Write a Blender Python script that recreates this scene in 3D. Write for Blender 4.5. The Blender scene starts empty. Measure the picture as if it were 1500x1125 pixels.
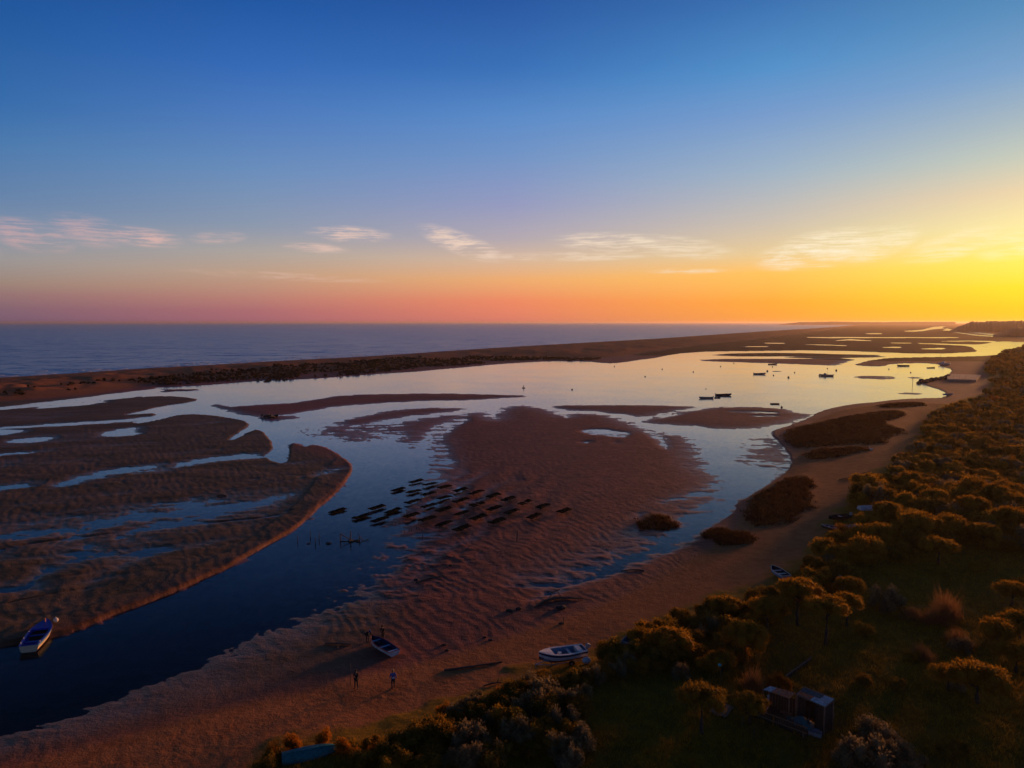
import bpy, bmesh, math, random
import numpy as np
from mathutils import Vector, Matrix, Euler

random.seed(7)
RNG = np.random.default_rng(11)
scene = bpy.context.scene
COL = scene.collection
rad = math.radians

# ------------------------------------------------------------------ camera
CAM_H, FPX, PITCH = 33.0, 1040.0, rad(4.97)      # drone height (m), focal length in photo pixels, tilt down
cam_data = bpy.data.cameras.new('camera')
cam_data.sensor_width = 36.0
cam_data.lens = 36.0 * FPX / 1500.0
cam_data.clip_start = 0.5
cam_data.clip_end = 120000.0
camera = bpy.data.objects.new('camera', cam_data)
COL.objects.link(camera)
camera.location = (0, 0, CAM_H)
camera.rotation_euler = (rad(90) - PITCH, 0, 0)
scene.camera = camera

# ------------------------------------------------------------------ sky (world)
SUN_AZ, SUN_EL = 42.0, 2.7                        # degrees right of the view axis / above the horizon
world = bpy.data.worlds.new('World')
scene.world = world
world.use_nodes = True
wt = world.node_tree
wt.nodes.clear()


def lin(c):
    return tuple(((v / 255.0) / 12.92 if v / 255.0 <= 0.04045 else ((v / 255.0 + 0.055) / 1.055) ** 2.4) for v in c)


def node(tree, kind, **kw):
    n = tree.nodes.new(kind)
    for k, v in kw.items():
        if k in n.inputs.keys():
            n.inputs[k].default_value = v
        else:
            setattr(n, k, v)
    return n


def wmath(op, a, b=None, clamp=False, tree=None):
    t = tree or wt
    n = t.nodes.new('ShaderNodeMath'); n.operation = op; n.use_clamp = clamp
    for i, v in enumerate((a, b)):
        if v is None: continue
        if isinstance(v, (int, float)): n.inputs[i].default_value = v
        else: t.links.new(v, n.inputs[i])
    return n.outputs[0]


def maprange(v, a, b, c, d, interp='LINEAR', tree=None):
    t = tree or wt
    n = t.nodes.new('ShaderNodeMapRange'); n.interpolation_type = interp
    t.links.new(v, n.inputs[0])
    for i, x in enumerate((a, b, c, d)): n.inputs[i + 1].default_value = x
    return n.outputs[0]


def mixcol(fac, a, b, mode='MIX', tree=None):
    t = tree or wt
    n = t.nodes.new('ShaderNodeMix'); n.data_type = 'RGBA'; n.blend_type = mode
    for sock, v in ((n.inputs[0], fac), (n.inputs[6], a), (n.inputs[7], b)):
        if isinstance(v, (int, float)): sock.default_value = v
        elif isinstance(v, tuple): sock.default_value = v if len(v) == 4 else v + (1,)
        else: t.links.new(v, sock)
    return n.outputs[2]


# sunset sky: colour by height above the horizon, for five bearings from the sun
SKY = {   # bearing from the sun (deg): [(elevation deg, sRGB)]
    72: [(0, (98, 84, 116)), (0.9, (124, 98, 113)), (1.8, (142, 112, 115)), (2.6, (151, 132, 122)), (4.1, (148, 147, 150)), (5.8, (126, 142, 165)), (8, (94, 127, 168)), (11.4, (66, 116, 170)), (13.8, (42, 102, 166)), (19.7, (22, 80, 150)), (30, (12, 36, 74)), (90, (6, 20, 42))],
    57: [(0, (160, 97, 117)), (0.9, (172, 108, 113)), (1.8, (184, 126, 116)), (2.8, (188, 144, 124)), (3.7, (188, 156, 134)), (5.2, (172, 162, 156)), (7.2, (137, 150, 172)), (11.2, (102, 139, 186)), (15, (74, 120, 186)), (18, (50, 104, 180)), (22.3, (26, 84, 160)), (32, (13, 38, 77)), (90, (6, 20, 42))],
    37: [(0, (212, 116, 108)), (1.7, (236, 136, 100)), (3.4, (236, 170, 112)), (5, (212, 180, 155)), (6.6, (177, 166, 175)), (9.2, (146, 152, 190)), (12.8, (110, 145, 196)), (15.7, (86, 136, 198)), (19, (52, 110, 182)), (23.4, (34, 85, 160)), (33, (15, 40, 79)), (90, (6, 20, 42))],
    17.5: [(0, (240, 152, 66)), (1.5, (255, 166, 60)), (3.7, (255, 192, 92)), (5.2, (228, 200, 150)), (7.6, (196, 187, 176)), (11.1, (152, 175, 196)), (15, (112, 152, 202)), (18, (76, 142, 200)), (22.3, (50, 110, 175)), (33, (20, 48, 88)), (90, (6, 20, 42))],
    0: [(0, (255, 192, 28)), (1.0, (255, 200, 36)), (2.3, (255, 217, 44)), (4.0, (255, 229, 96)), (6.2, (237, 226, 162)), (8.4, (222, 204, 168)), (10.5, (184, 196, 184)), (13, (150, 176, 192)), (15.8, (108, 156, 200)), (19.7, (70, 134, 184)), (33, (30, 62, 98)), (90, (6, 20, 42))],
}
tc = wt.nodes.new('ShaderNodeTexCoord')
nrm = wt.nodes.new('ShaderNodeVectorMath'); nrm.operation = 'NORMALIZE'
wt.links.new(tc.outputs['Generated'], nrm.inputs[0])
sep = wt.nodes.new('ShaderNodeSeparateXYZ'); wt.links.new(nrm.outputs[0], sep.inputs[0])
elev = wmath('MULTIPLY', wmath('ARCSINE', sep.outputs[2]), 180 / math.pi)
azim = wmath('MULTIPLY', wmath('ARCTAN2', sep.outputs[0], sep.outputs[1]), 180 / math.pi)
da = wmath('ABSOLUTE', wmath('SUBTRACT', azim, SUN_AZ))
da = wmath('MINIMUM', da, wmath('SUBTRACT', 360.0, da))
tpos = wmath('SQRT', wmath('MULTIPLY', wmath('MAXIMUM', elev, 0.0), 1 / 90.0))   # finer near the horizon
cols = []
for b in (0, 17.5, 37, 57, 72):
    r = wt.nodes.new('ShaderNodeValToRGB'); r.color_ramp.interpolation = 'LINEAR'
    el = r.color_ramp.elements
    while len(el) < len(SKY[b]): el.new(0.5)
    for i, (ev, c) in enumerate(SKY[b]):
        el[i].position = math.sqrt(ev / 90.0)
        el[i].color = lin(c) + (1,)
    wt.links.new(tpos, r.inputs[0]); cols.append(r.outputs[0])
sky = cols[0]
for i, (a, b) in enumerate(((6.7, 22.2), (22.2, 42), (42, 61.8), (61.8, 80))):
    sky = mixcol(maprange(da, a, b, 0, 1), sky, cols[i + 1])
# thin cirrus wisps low in the sky, lit by the sun
comb = wt.nodes.new('ShaderNodeCombineXYZ')
wt.links.new(azim, comb.inputs[0]); wt.links.new(wmath('MULTIPLY', elev, 4.2), comb.inputs[1])
warp = node(wt, 'ShaderNodeTexNoise', Scale=0.16, Detail=3.0); wt.links.new(comb.outputs[0], warp.inputs['Vector'])
wv = wt.nodes.new('ShaderNodeVectorMath'); wv.operation = 'MULTIPLY_ADD'
wt.links.new(warp.outputs['Color'], wv.inputs[0]); wv.inputs[1].default_value = (4.0, 2.2, 0); wt.links.new(comb.outputs[0], wv.inputs[2])
mp = wt.nodes.new('ShaderNodeMapping'); mp.inputs['Scale'].default_value = (0.20, 0.80, 1); mp.inputs['Rotation'].default_value = (0, 0, rad(-9))
wt.links.new(wv.outputs[0], mp.inputs[0])
fib = node(wt, 'ShaderNodeTexNoise', Scale=1.9, Detail=12.0, Roughness=0.70); wt.links.new(mp.outputs[0], fib.inputs['Vector'])
puff = node(wt, 'ShaderNodeTexNoise', Scale=0.34, Detail=5.0, Roughness=0.6); wt.links.new(wv.outputs[0], puff.inputs['Vector'])
fibre = maprange(wmath('ADD', wmath('MULTIPLY', fib.outputs[0], 0.55), wmath('MULTIPLY', puff.outputs[0], 0.45)), 0.42, 0.60, 0, 1, 'SMOOTHSTEP')


def px_dir(u, v):
    a, b = (u - 750) / FPX, (562.5 - v) / FPX
    d = Vector((a, math.cos(PITCH) + b * math.sin(PITCH), -math.sin(PITCH) + b * math.cos(PITCH))).normalized()
    return math.degrees(math.atan2(d.x, d.y)), math.degrees(math.asin(d.z))


cl = None
for (u, v, hw, hh, slope, amt) in ((45, 345, 60, 17, 0.10, .55), (130, 338, 55, 17, 0.10, .45), (212, 348, 55, 11, 0.05, .75), (318, 348, 40, 8, -0.05, .45), (512, 343, 58, 10, 0.02, .8), (462, 363, 48, 6, 0.04, .6),
                                   (676, 357, 58, 15, 0.30, .85), (420, 405, 140, 5, 0.03, .3), (830, 376, 120, 6, 0.0, .6), (905, 356, 90, 13, 0.05, .75), (990, 362, 80, 14, 0.10, .6), (1008, 397, 60, 3.5, 0.0, .5),
                                   (1200, 366, 90, 22, -0.12, .9), (1285, 358, 60, 18, -0.2, .6), (1395, 360, 70, 15, -0.16, .45), (1490, 358, 60, 16, -0.1, .35), (1640, 350, 120, 22, -0.1, .5), (-120, 345, 110, 18, 0.1, .45)):
    a0, e0 = px_dir(u, v)
    a1, e1 = px_dir(u + hw, v); hwd = max(abs(a1 - a0), .3); hhd = hh / FPX * 57.3 * 1.25
    x = wmath('MULTIPLY', wmath('SUBTRACT', azim, a0), 1 / (hwd * 1.15))
    y = wmath('ADD', wmath('MULTIPLY', wmath('SUBTRACT', elev, e0), 1 / hhd), wmath('MULTIPLY', x, slope * hw / hh))
    d2 = wmath('ADD', wmath('MULTIPLY', x, x), wmath('MULTIPLY', y, y))
    m = wmath('MULTIPLY', maprange(d2, 1.15, 0.1, 0, 1.1, 'SMOOTHSTEP'), amt)
    cl = m if cl is None else wmath('MAXIMUM', cl, m)
cloud = wmath('MULTIPLY', cl, wmath('ADD', wmath('MULTIPLY', fibre, 0.95), 0.05), clamp=True)
near_sun = maprange(da, 0, 75, 1, 0)
ccol = mixcol(near_sun, lin((222, 172, 168)) + (1,), lin((255, 250, 215)) + (1,))
sky = mixcol(wmath('MULTIPLY', cloud, 1.0), sky, ccol)
# physical sky under the graded colours
nish = node(wt, 'ShaderNodeTexSky', sky_type='NISHITA')
nish.sun_disc = False; nish.sun_elevation = rad(SUN_EL); nish.sun_rotation = rad(SUN_AZ)
nish.altitude = 30; nish.dust_density = 2.0
nsc = mixcol(1.0, nish.outputs[0], (0.10, 0.10, 0.10, 1), 'MULTIPLY')
sky = mixcol(0.06, sky, nsc)
bg = wt.nodes.new('ShaderNodeBackground'); wt.links.new(sky, bg.inputs[0]); bg.inputs[1].default_value = 1.0
wo = wt.nodes.new('ShaderNodeOutputWorld'); wt.links.new(bg.outputs[0], wo.inputs[0])

# ------------------------------------------------------------------ sun
sun_data = bpy.data.lights.new('sun', 'SUN')
sun_data.energy = 5.0
sun_data.angle = rad(7.5)
sun_data.color = (1.0, 0.40, 0.13)
sun = bpy.data.objects.new('sun', sun_data)
COL.objects.link(sun)
sd = Vector((math.sin(rad(SUN_AZ)) * math.cos(rad(SUN_EL)), math.cos(rad(SUN_AZ)) * math.cos(rad(SUN_EL)), math.sin(rad(SUN_EL))))
sun.rotation_euler = (-sd).to_track_quat('-Z', 'Y').to_euler()
sun.location = (200, 260, 60)

# ------------------------------------------------------------------ exposure and render settings
scene.view_settings.view_transform = 'Standard'
scene.view_settings.look = 'None'
scene.view_settings.exposure = 0.10
scene.view_settings.gamma = 1.0
scene.view_settings.use_curve_mapping = False
scene.render.engine = 'CYCLES'
scene.cycles.use_denoising = True
scene.cycles.max_bounces = 6
scene.cycles.transparent_max_bounces = 10
scene.cycles.volume_bounces = 1
scene.cycles.caustics_reflective = False
scene.cycles.caustics_refractive = False

# ------------------------------------------------------------------ helpers


def px(u, v, z=0.0):
    """point of the place seen at photo pixel (u, v), at height z"""
    a, b = (u - 750) / FPX, (562.5 - v) / FPX
    d = np.array([a, math.cos(PITCH) + b * math.sin(PITCH), -math.sin(PITCH) + b * math.cos(PITCH)])
    t = (z - CAM_H) / min(d[2], -0.0006)
    return np.array([d[0] * t, d[1] * t])


def wpoly(pts, z=0.0):
    return np.array([px(u, v, z) for u, v in pts])


_tab = np.random.default_rng(3).random((256, 256))


def vnoise(x, y):
    xi = np.floor(x).astype(np.int64); yi = np.floor(y).astype(np.int64)
    fx = x - xi; fy = y - yi
    fx = fx * fx * (3 - 2 * fx); fy = fy * fy * (3 - 2 * fy)
    a = _tab[xi & 255, yi & 255]; b = _tab[(xi + 1) & 255, yi & 255]
    c = _tab[xi & 255, (yi + 1) & 255]; d = _tab[(xi + 1) & 255, (yi + 1) & 255]
    return (a * (1 - fx) + b * fx) * (1 - fy) + (c * (1 - fx) + d * fx) * fy - 0.5


def fbm(x, y, octaves=3, gain=0.5):
    s = 0; a = 1.0
    for i in range(octaves):
        s = s + a * vnoise(x * 2.03 ** i + 17.3 * i, y * 2.03 ** i + 5.1 * i); a *= gain
    return s


def sstep(x, a, b):
    t = np.clip((x - a) / (b - a), 0, 1)
    return t * t * (3 - 2 * t)


def chaikin(p, n=1):
    p = np.asarray(p, float)
    for _ in range(n):
        q = np.roll(p, -1, 0)
        p = np.stack([0.75 * p + 0.25 * q, 0.25 * p + 0.75 * q], 1).reshape(-1, 2)
    return p


def sd_poly(P, poly):
    """signed distance, positive inside"""
    x, y = P[:, 0], P[:, 1]
    d2 = np.full(len(P), 1e18); ins = np.zeros(len(P), bool)
    n = len(poly)
    for i in range(n):
        x0, y0 = poly[i]; x1, y1 = poly[(i + 1) % n]
        ex, ey = x1 - x0, y1 - y0
        l2 = ex * ex + ey * ey
        if l2 < 1e-9: continue
        wx, wy = x - x0, y - y0
        t = np.clip((wx * ex + wy * ey) / l2, 0, 1)
        dx, dy = wx - t * ex, wy - t * ey
        np.minimum(d2, dx * dx + dy * dy, out=d2)
        if ey != 0:
            c = ((y0 <= y) & (y1 > y)) | ((y1 <= y) & (y0 > y))
            ins ^= c & (x < x0 + (y - y0) / ey * ex)
    d = np.sqrt(d2)
    return np.where(ins, d, -d)


def polyline_px(pts):
    """[(u, v, half width in px)] -> closed polygon"""
    a = [(u, v - w) for u, v, w in pts]; b = [(u, v + w) for u, v, w in pts]
    return a + b[::-1]


# ---- materials
MATS = {}


def new_mat(name):
    m = bpy.data.materials.new(name); m.use_nodes = True
    t = m.node_tree
    return m, t, t.nodes['Principled BSDF']


def mat(name, col, rough=0.7, var=0.25, scale=6.0, metal=0.0, bump=0.0, spec=0.3, dirt=None):
    """painted/wood/metal surface with uneven colour and fine relief"""
    if name in MATS: return MATS[name]
    m, t, p = new_mat(name)
    tcn = t.nodes.new('ShaderNodeTexCoord')
    n = node(t, 'ShaderNodeTexNoise', Scale=scale, Detail=6.0, Roughness=0.6); t.links.new(tcn.outputs['Object'], n.inputs['Vector'])
    lo = tuple(c * (1 - var) for c in col); hi = tuple(min(1, c * (1 + var)) for c in col)
    c = mixcol(maprange(n.outputs[0], 0.3, 0.7, 0, 1, tree=t), lo, hi, tree=t)
    if dirt:
        n2 = node(t, 'ShaderNodeTexNoise', Scale=scale * 0.45, Detail=8.0, Roughness=0.7); t.links.new(tcn.outputs['Object'], n2.inputs['Vector'])
        c = mixcol(maprange(n2.outputs[0], 0.52, 0.7, 0, .8, tree=t), c, dirt, tree=t)
    t.links.new(c, p.inputs['Base Color'])
    p.inputs['Roughness'].default_value = rough; p.inputs['Metallic'].default_value = metal
    p.inputs['Specular IOR Level'].default_value = spec
    if bump:
        b = node(t, 'ShaderNodeBump', Strength=bump, Distance=0.02); t.links.new(n.outputs[0], b.inputs['Height']); t.links.new(b.outputs[0], p.inputs['Normal'])
    MATS[name] = m
    return m


def leaf_mat(name, col, var=0.35, trans=0.3):
    if name in MATS: return MATS[name]
    m, t, p = new_mat(name)
    tcn = t.nodes.new('ShaderNodeTexCoord'); oi = t.nodes.new('ShaderNodeObjectInfo'); geo = t.nodes.new('ShaderNodeNewGeometry')
    n = node(t, 'ShaderNodeTexNoise', Scale=1.3, Detail=3.0); t.links.new(tcn.outputs['Object'], n.inputs['Vector'])
    f = wmath('ADD', wmath('MULTIPLY', n.outputs[0], 0.6, tree=t), wmath('MULTIPLY', geo.outputs['Random Per Island'], 0.4, tree=t), tree=t)
    lo = tuple(c * (1 - var) for c in col); hi = (col[0] * (1 + var * 1.2), col[1] * (1 + var), col[2] * (1 + var * .8))
    c = mixcol(maprange(f, 0.25, 0.75, 0, 1, tree=t), lo, hi, tree=t)
    c = mixcol(wmath('MULTIPLY', oi.outputs['Random'], 0.5, tree=t), c, (col[0] * 1.15, col[1] * 0.92, col[2] * 0.8), tree=t)
    t.links.new(c, p.inputs['Base Color']); p.inputs['Roughness'].default_value = 0.75; p.inputs['Specular IOR Level'].default_value = 0.15
    tr = t.nodes.new('ShaderNodeBsdfTranslucent'); t.links.new(c, tr.inputs[0])
    mx = t.nodes.new('ShaderNodeMixShader'); mx.inputs[0].default_value = trans
    t.links.new(p.outputs[0], mx.inputs[1]); t.links.new(tr.outputs[0], mx.inputs[2])
    t.links.new(mx.outputs[0], t.nodes['Material Output'].inputs[0])
    MATS[name] = m
    return m


# ---- objects
def tag(o, label=None, cat=None, group=None, kind=None):
    if label: o['label'] = label
    if cat: o['category'] = cat
    if group: o['group'] = group
    if kind: o['kind'] = kind
    return o


def link(name, me, parent=None, loc=(0, 0, 0)):
    o = bpy.data.objects.new(name, me); COL.objects.link(o)
    o.parent = parent; o.location = loc
    return o


def empty(name, loc, rz=0.0):
    o = bpy.data.objects.new(name, None); COL.objects.link(o)
    o.location = loc; o.rotation_euler = (0, 0, rz); o.empty_display_size = 0.3
    return o


def np_mesh(name, V, Fq, mats, smooth=False, attrs=None):
    """V (n,3), Fq (m,k) with one face size k"""
    me = bpy.data.meshes.new(name)
    V = np.ascontiguousarray(V, np.float32); Fq = np.ascontiguousarray(Fq, np.int32)
    m, k = Fq.shape
    me.vertices.add(len(V)); me.vertices.foreach_set('co', V.ravel())
    me.loops.add(m * k); me.loops.foreach_set('vertex_index', Fq.ravel())
    me.polygons.add(m); me.polygons.foreach_set('loop_start', np.arange(0, m * k, k, dtype=np.int32))
    if smooth: me.polygons.foreach_set('use_smooth', np.ones(m, bool))
    me.update(calc_edges=True)
    for a, (val, dim) in (attrs or {}).items():
        if dim == 4:
            at = me.attributes.new(a, 'FLOAT_COLOR', 'POINT'); at.data.foreach_set('color', np.ascontiguousarray(val, np.float32).ravel())
        else:
            at = me.attributes.new(a, 'FLOAT', 'POINT'); at.data.foreach_set('value', np.ascontiguousarray(val, np.float32))
    for x in (mats if isinstance(mats, (list, tuple)) else [mats]): me.materials.append(x)
    return me


class MB:
    """collects shapes into one mesh"""

    def __init__(s): s.v = []; s.f = []; s.m = []

    def add(s, vs, fs, mi=0):
        o = len(s.v); s.v += [tuple(v) for v in vs]; s.f += [tuple(i + o for i in f) for f in fs]; s.m += [mi] * len(fs)
        return s

    def box(s, c, size, rot=None, mi=0, taper=1.0):
        hx, hy, hz = [q / 2 for q in size]
        b = [(-hx, -hy, -hz), (hx, -hy, -hz), (hx, hy, -hz), (-hx, hy, -hz), (-hx * taper, -hy * taper, hz), (hx * taper, -hy * taper, hz), (hx * taper, hy * taper, hz), (-hx * taper, hy * taper, hz)]
        R = Euler(rot).to_matrix() if rot else None
        b = [tuple((R @ Vector(p) if R else Vector(p)) + Vector(c)) for p in b]
        return s.add(b, [(0, 3, 2, 1), (4, 5, 6, 7), (0, 1, 5, 4), (1, 2, 6, 5), (2, 3, 7, 6), (3, 0, 4, 7)], mi)

    def tube(s, pts, rs, n=8, mi=0, closed=False):
        pts = [Vector(p) for p in pts]; k = len(pts)
        if isinstance(rs, (int, float)): rs = [rs] * k
        rings = []
        for i, p in enumerate(pts):
            if closed: d = pts[(i + 1) % k] - pts[i - 1]
            else: d = pts[min(i + 1, k - 1)] - pts[max(i - 1, 0)]
            d.normalize()
            a = d.cross(Vector((0, 0, 1)));
            if a.length < 1e-3: a = d.cross(Vector((1, 0, 0)))
            a.normalize(); b = d.cross(a)
            rings.append([p + (a * math.cos(t) + b * math.sin(t)) * rs[i] for t in [2 * math.pi * j / n for j in range(n)]])
        vs = [q for r in rings for q in r]; fs = []
        for i in range(k if closed else k - 1):
            i2 = (i + 1) % k
            for j in range(n): fs.append((i * n + j, i * n + (j + 1) % n, i2 * n + (j + 1) % n, i2 * n + j))
        if not closed: fs += [tuple(range(n))[::-1], tuple((k - 1) * n + j for j in range(n))]
        return s.add(vs, fs, mi)

    def grid(s, rows, mi=0, close=False):
        n = len(rows[0]); fs = []
        for i in range(len(rows) - 1):
            for j in range(n - 1 + (1 if close else 0)):
                fs.append((i * n + j, i * n + (j + 1) % n, (i + 1) * n + (j + 1) % n, (i + 1) * n + j))
        return s.add([p for r in rows for p in r], fs, mi)

    def ball(s, c, r, n=8, m=6, mi=0, sq=(1, 1, 1)):
        rows = []
        for i in range(m + 1):
            t = math.pi * (i / m - 0.5)
            t = max(min(t, 1.5), -1.5)
            rows.append([(c[0] + r * sq[0] * math.cos(t) * math.cos(2 * math.pi * j / n), c[1] + r * sq[1] * math.cos(t) * math.sin(2 * math.pi * j / n), c[2] + r * sq[2] * math.sin(t)) for j in range(n)])
        s.grid(rows, mi, True)
        o = len(s.v) - (m + 1) * n
        s.f += [tuple(o + j for j in range(n))[::-1], tuple(o + m * n + j for j in range(n))]; s.m += [mi, mi]
        return s

    def mesh(s, name, mats, smooth=False):
        me = bpy.data.meshes.new(name); me.from_pydata(s.v, [], s.f)
        for x in (mats if isinstance(mats, (list, tuple)) else [mats]): me.materials.append(x)
        me.polygons.foreach_set('material_index', s.m)
        if smooth: me.polygons.foreach_set('use_smooth', [True] * len(s.f))
        me.update()
        return me

    def build(s, name, mats, parent=None, loc=(0, 0, 0), smooth=False):
        return link(name, s.mesh(name, mats, smooth), parent, loc)


def copy_tree(o, parent=None):
    c = o.copy(); COL.objects.link(c); c.parent = parent
    for ch in o.children: copy_tree(ch, c)
    return c

# ================================================================== the ground: one sheet to the horizon
# rows of the sheet get denser towards the camera side, columns fan out from below the drone
vh = 562.5 - FPX * math.tan(PITCH)
rv = np.concatenate([vh + np.array([1.3, 1.6, 1.9, 2.3, 2.8, 3.4, 4.0]), np.arange(476.5, 500, 0.45), np.arange(500, 600, 0.55), np.arange(600, 1130, 1.05), np.arange(1130, 1500, 4.0)])
dep = np.arctan((rv - 562.5) / FPX) + PITCH
R_ = CAM_H / np.tan(dep)                                  # radii of the rows, far to near
th = np.concatenate([np.linspace(-72, -40.5, 40, endpoint=False), np.linspace(-40.5, 40.5, 1000), np.linspace(40.5, 72, 41)[1:]]) * math.pi / 180
NR, NC = len(R_), len(th)
RR, TT = np.meshgrid(R_ / 1.0, th, indexing='ij')
GX, GY = RR * np.sin(TT), RR * np.cos(TT)
P0 = np.stack([GX.ravel(), GY.ravel()], 1)
rr = RR.ravel()
X, Y = P0[:, 0], P0[:, 1]

# coastline wobble grows with the size of what can be told apart
wob = fbm(X / 22, Y / 22, 3) * 1.3 + fbm(X / 5 + 9, Y / 5, 3) * 0.55
wob = wob * (0.35 + np.clip(rr, 0, 900) / 260)


def field(pts, margin, smooth=1, wobble=1.0):
    """signed distance to a traced outline, only where it matters: (index, distance)"""
    poly = wpoly(chaikin(pts, smooth))
    lo = poly.min(0) - margin; hi = poly.max(0) + margin
    idx = np.nonzero((X > lo[0]) & (X < hi[0]) & (Y > lo[1]) & (Y < hi[1]))[0]
    return idx, sd_poly(P0[idx], poly) + wob[idx] * wobble


h = np.full(len(P0), 0.30) + fbm(X / 60, Y / 60, 2) * 0.10
sandm = np.zeros(len(P0)); grassm = np.zeros(len(P0)); scrubm = np.zeros(len(P0))

# --- raised ground
SCRUB = [(300, 1180), (385, 1110), (480, 1082), (600, 1072), (690, 1025), (790, 990), (865, 968), (905, 938), (960, 912), (1030, 888), (1100, 872), (1150, 840), (1192, 812), (1202, 780), (1232, 745), (1262, 711), (1310, 681), (1342, 650), (1358, 606), (1390, 592), (1438, 580), (1452, 562), (1442, 548), (1440, 534), (1452, 522), (1500, 508), (1560, 500), (1750, 498), (1900, 560), (2200, 1300), (300, 1500)]
BEACH = [(-200, 1190), (-60, 1150), (61, 1111), (153, 1090), (276, 1053), (368, 1031), (460, 1013), (492, 998), (615, 976), (676, 958), (737, 939), (799, 915), (850, 899), (928, 870), (998, 830), (1050, 797), (1076, 772), (1090, 745), (1110, 722), (1140, 704), (1160, 682), (1166, 660), (1178, 640), (1180, 622), (1215, 606), (1260, 596), (1315, 590), (1390, 592)] + [(1400, 600), (1420, 650), (1600, 700), (1800, 1200), (600, 1500), (-200, 1500)]
BARRIER = [(-400, 640), (-150, 606), (0, 589), (100, 583), (190, 571), (228, 561), (300, 557), (400, 551), (500, 546), (600, 539), (667, 534), (733, 528), (800, 524), (867, 524), (905, 524), (960, 516), (1020, 508), (1100, 500), (1180, 490), (1230, 482), (1255, 477), (1260, 475.5), (1225, 479.5), (1120, 486), (1040, 491), (960, 496.5), (880, 501.5), (800, 506), (700, 512.5), (600, 519.5), (500, 525.5), (400, 530), (300, 536), (200, 541), (100, 548), (0, 554), (-150, 562), (-400, 580)]
i, d = field(BEACH, 40, 2, .6)
k = sstep(d, -1.5, 5.5); h[i] += 0.55 * k + 0.5 * sstep(d, 3, 22); sandm[i] = np.maximum(sandm[i], sstep(d, -1.0, 1.5))
i, d = field(SCRUB, 60, 2, .6)
h[i] += 0.9 * sstep(d, -4, 6) + 1.2 * sstep(d, 8, 60) + 3.5 * sstep(d, 60, 260); grassm[i] = sstep(d + fbm(X[i] / 3, Y[i] / 3) * 3, -1.0, 1.5)
i, d = field(BARRIER, 90, 2, 1.0)
dn = fbm(X[i] / 25, Y[i] / 25, 3)
h[i] += 0.9 * sstep(d, -3, 18) + sstep(d, 12, 40) * (1.2 + 2.0 * np.clip(dn, -.3, 1)); sandm[i] = np.maximum(sandm[i], sstep(d, -4, 6))
# far saltmarsh beyond the lagoon stays low, brown and vegetated
FARMARSH = [(905, 522), (960, 514), (1020, 506), (1100, 498), (1180, 488), (1240, 480), (1262, 475), (1300, 474), (1500, 474), (1700, 476), (1700, 520), (1500, 530), (1400, 530), (1260, 530), (1060, 520)]
i, d = field(FARMARSH, 200, 1, 1.0)
farm = np.zeros(len(P0)); farm[i] = sstep(d, -6, 10)

# --- water cut into it


def carve(pts, depth=0.9, s=6.0, k=0.35, smooth=1, wobble=1.0, margin=25):
    i, d = field(pts, margin, smooth, wobble)
    ramp = np.where(d > 0, -depth * (1 - np.exp(-np.abs(d) / s)), np.abs(d) * k)
    h[i] = np.minimum(h[i], ramp)


def bar(pts, height=0.35, s=9.0, smooth=1, wobble=1.0, margin=60, kout=None):
    i, d = field(pts, margin, smooth, wobble)
    d = d + np.minimum(rr[i] ** 2 / 34320 * 0.55, 6)
    ramp = np.where(d > 0, height * (1 - np.exp(-np.abs(d) / s)), -np.abs(d) * (kout or height / s))
    h[i] = np.maximum(h[i], ramp)


def dip(pts, amount, soft=2.0, smooth=1, to=None):
    i, d = field(pts, soft * 3, smooth, 1.0)
    w = sstep(d, -soft, soft)
    if to is None: h[i] -= amount * w
    else: h[i] = h[i] * (1 - w) + np.minimum(h[i], to) * w


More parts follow.
